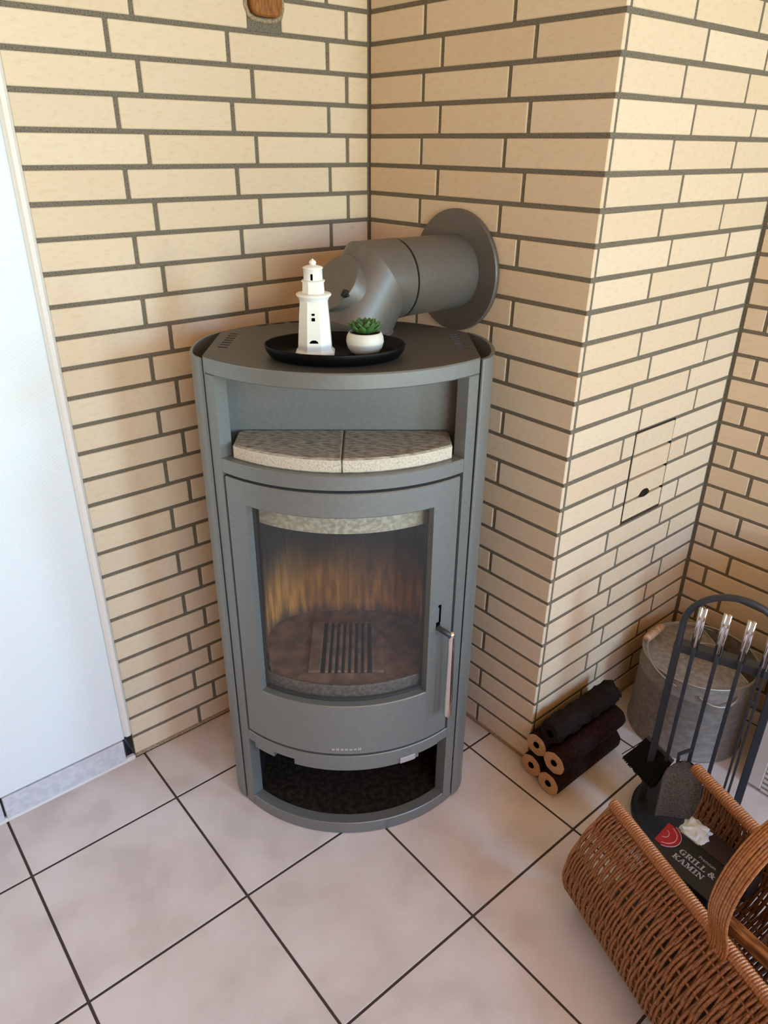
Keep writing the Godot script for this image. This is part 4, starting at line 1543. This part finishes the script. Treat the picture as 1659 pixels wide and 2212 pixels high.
func handle_curve(s: float) -> Vector2:
	# s = -1 at the foot of the far side, 1 at the foot of the near side
	var pts := [Vector2(-0.160, 0.15), Vector2(-0.138, 0.21), Vector2(-0.128, 0.265), Vector2(-0.134, 0.32), Vector2(-0.140, 0.37), Vector2(-0.134, 0.43), Vector2(-0.100, 0.49), Vector2(-0.050, 0.525), Vector2(0.0, 0.537), Vector2(0.045, 0.52), Vector2(0.080, 0.485), Vector2(0.104, 0.435), Vector2(0.112, 0.38), Vector2(0.105, 0.335), Vector2(0.092, 0.295), Vector2(0.088, 0.255), Vector2(0.112, 0.205), Vector2(0.150, 0.15)]
	var f := clampf((s + 1.0) / 2.0, 0.0, 0.9999) * (pts.size() - 1)
	var i := int(f)
	var p0: Vector2 = pts[maxi(i - 1, 0)]
	var p3: Vector2 = pts[mini(i + 2, pts.size() - 1)]
	return pts[i].cubic_interpolate(pts[i + 1], p0, p3, f - i)

func in_basket(along: float, y: float, across: float) -> Vector3:
	return Vector3(cos(BA), 0, sin(BA)) * along + Vector3(-sin(BA), 0, cos(BA)) * across + Vector3(0, y, 0)

func text_part(txt: String, size: float, at: Vector3, basis: Basis, parent: Node, m: Material, depth := 0.0006, fontname := "Droid Serif", bold := true):
	var tm := TextMesh.new()
	var f := SystemFont.new()
	f.font_names = PackedStringArray([fontname])
	if bold: f.font_weight = 700
	tm.font = f
	tm.text = txt
	tm.font_size = 64
	tm.pixel_size = size / 64.0
	tm.depth = depth
	tm.horizontal_alignment = HORIZONTAL_ALIGNMENT_LEFT
	var o := MeshInstance3D.new()
	o.mesh = tm
	o.material_override = m
	o.name = part_name(parent, "lettering")
	o.transform = Transform3D(basis, at)
	parent.add_child(o, true)
	return o

func build_basket_contents():
	# firelighter carton: long way along the basket, print face up
	var turn := -0.075
	var c := thing("firelighter_carton", "black firelighter carton with a red badge and GRILL lettering lying in the basket", "carton", in_basket(1.125, 0.184, -0.256), turn)
	var mb := MB.new()
	mb.box(Vector3(0, 0.020, 0), Vector3(0.137, 0.040, 0.090), 0.0012)
	obj("box", mb, M.carton_black, c)
	# letters read along the box from the camera's side; tops point away from the camera
	var flatb := Basis(Vector3(1, 0, 0), Vector3(0, 0, -1), Vector3(0, 1, 0))
	var lm := mat("print_grey", Color(0.62, 0.58, 0.56), 0.6)
	text_part("GRILL &", 0.0175, Vector3(-0.024, 0.0402, -0.006), flatb, c, lm)
	text_part("KAMIN", 0.0175, Vector3(-0.026, 0.0402, 0.0125), flatb, c, lm)
	text_part("Premium", 0.0085, Vector3(0.006, 0.0402, -0.0235), flatb, c, lm, 0.0005, "Droid Sans", false)
	# red badge: a half round with pale lines
	mb = MB.new()
	var arc := []
	for i in 17:
		var a := lerpf(-0.2, PI - 0.25, i / 16.0)
		arc.append(Vector2(-0.0675 + sin(a) * 0.033, -0.014 - cos(a) * 0.029))
	arc.append(Vector2(-0.0678, 0.012))
	mb.prism(arc, 0.0402, 0.0410)
	obj("badge", mb, mat("badge_red", Color(0.62, 0.08, 0.12), 0.4), c)
	for k in 3:
		mb = MB.new()
		var rr: float = [0.035, 0.027, 0.012][k]
		var path := []
		for i in 15:
			var a := lerpf(0.25, PI - 0.45, i / 14.0)
			path.append(Vector3(-0.0675 + sin(a) * rr, 0.0411, -0.014 - cos(a) * rr * 0.9))
		mb.tube(path, 0.0010, 5)
		obj("badge_line", mb, mat("badge_pale", Color(0.85, 0.55, 0.56), 0.5), c)
	# open pack with pale wool rolls beside it
	var p := thing("wool_pack", "brown pack of white crumpled firelighter wool between carton and far basket side", "pack", in_basket(1.118, 0.168, -0.3315), turn)
	mb = MB.new()
	mb.box(Vector3(0.028, 0.026, 0), Vector3(0.105, 0.052, 0.050), 0.0015)
	obj("pack_box", mb, M.carton_brown, p)
	mb = MB.new()
	mb.smooth()
	var nz := FastNoiseLite.new(); nz.seed = 9; nz.frequency = 60.0
	var rows := []
	for i in 19:
		var row := []
		var v := PI * i / 18.0
		for j in 30:
			var a := TAU * j / 30
			var d := Vector3(sin(v) * cos(a), cos(v), sin(v) * sin(a))
			var q := Vector3(signf(d.x) * pow(absf(d.x), 0.5), signf(d.y) * pow(absf(d.y), 0.5), signf(d.z) * pow(absf(d.z), 0.5)) * Vector3(0.026, 0.031, 0.027)
			q *= 1.0 + 0.34 * nz.get_noise_3dv(d * 0.045 + Vector3(1, 2, 3))
			row.append(q + Vector3(-0.047, 0.030, 0))
		rows.append(row)
	mb.grid(rows, true)
	obj("wool", mb, M.white_wool, p)
	# split kindling
	var sticks := [
		[in_basket(1.330, 0.196, -0.272), Vector3(0.25, 0.024, 0.026), 0.20, 0.0, "split softwood stick in the basket, running under the handle"],
		[in_basket(1.405, 0.115, -0.212), Vector3(0.30, 0.024, 0.030), 0.04, 0.0, "split softwood stick lying low by the near side of the basket"],
		[in_basket(1.300, 0.112, -0.270), Vector3(0.34, 0.030, 0.036), -0.03, 0.0, "split softwood stick at the bottom of the basket"],
	]
	for sk in sticks:
		mb = MB.new()
		var rj := RandomNumberGenerator.new()
		rj.seed = int(sk[1].z * 10000)
		var poly := [Vector2(-0.5, -0.42), Vector2(0.42, -0.5), Vector2(0.5, 0.35), Vector2(-0.1, 0.5), Vector2(-0.46, 0.3)]
		mb.t = Transform3D(Basis(Vector3.BACK, PI / 2), Vector3.ZERO)
		var pl := []
		for q in poly: pl.append(Vector2(q.x * sk[1].y, q.y * sk[1].z))
		mb.prism(pl, -sk[1].x / 2, sk[1].x / 2, 0.0015)
		var o := obj("kindling_stick", mb, M.kindling)
		o.position = sk[0]
		o.rotation = Vector3(0, -BA + sk[2], sk[3])
		tag(o, sk[4], "firewood", "kindling in the basket")
	# black firelighter pack with its count
	var k2 := thing("firelighter_pack", "black firelighter pack with 64x lettering wedged by the near basket side", "carton", in_basket(1.335, 0.172, -0.218), -BA + 0.06)
	mb = MB.new()
	mb.box(Vector3(0, 0.012, 0), Vector3(0.13, 0.024, 0.042), 0.0012)
	obj("box", mb, M.carton_black, k2)
	text_part("64x", 0.015, Vector3(-0.045, 0.0242, 0.001), flatb, k2, lm)
	# birch log
	mb = MB.new()
	mb.smooth()
	var ro := []
	var bn := FastNoiseLite.new(); bn.seed = 15; bn.frequency = 12.0
	for i in 21:
		var row := []
		for j in 24:
			var an := TAU * j / 24
			var rad := 0.040 + bn.get_noise_3d(cos(an) * 0.08, sin(an) * 0.08, i * 0.012) * 0.006
			row.append(Vector3(-0.15 + i * 0.015, cos(an) * rad, sin(an) * rad))
		ro.append(row)
	mb.grid(ro, true, true)
	mb.flat()
	for j in range(1, 23):
		mb.tri(ro[0][0], ro[0][j], ro[0][j + 1])
		mb.tri(ro[20][0], ro[20][j + 1], ro[20][j])
	var lg := obj("birch_log", mb, M.birch_bark)
	lg.position = in_basket(1.430, 0.188, -0.330)
	lg.rotation = Vector3(0, -BA, 0.01)
	tag(lg, "rough barked log lying along the far side of the basket", "firewood")

func _ready():
	rng.seed = 20
	light_and_camera()
	materials()
	build_setting()
	build_stove()
	build_flue()
	build_ornaments()
	build_soot_door()
	build_logs()
	build_bucket()
	build_tools()
	build_heater()
	build_basket()
	build_basket_contents()
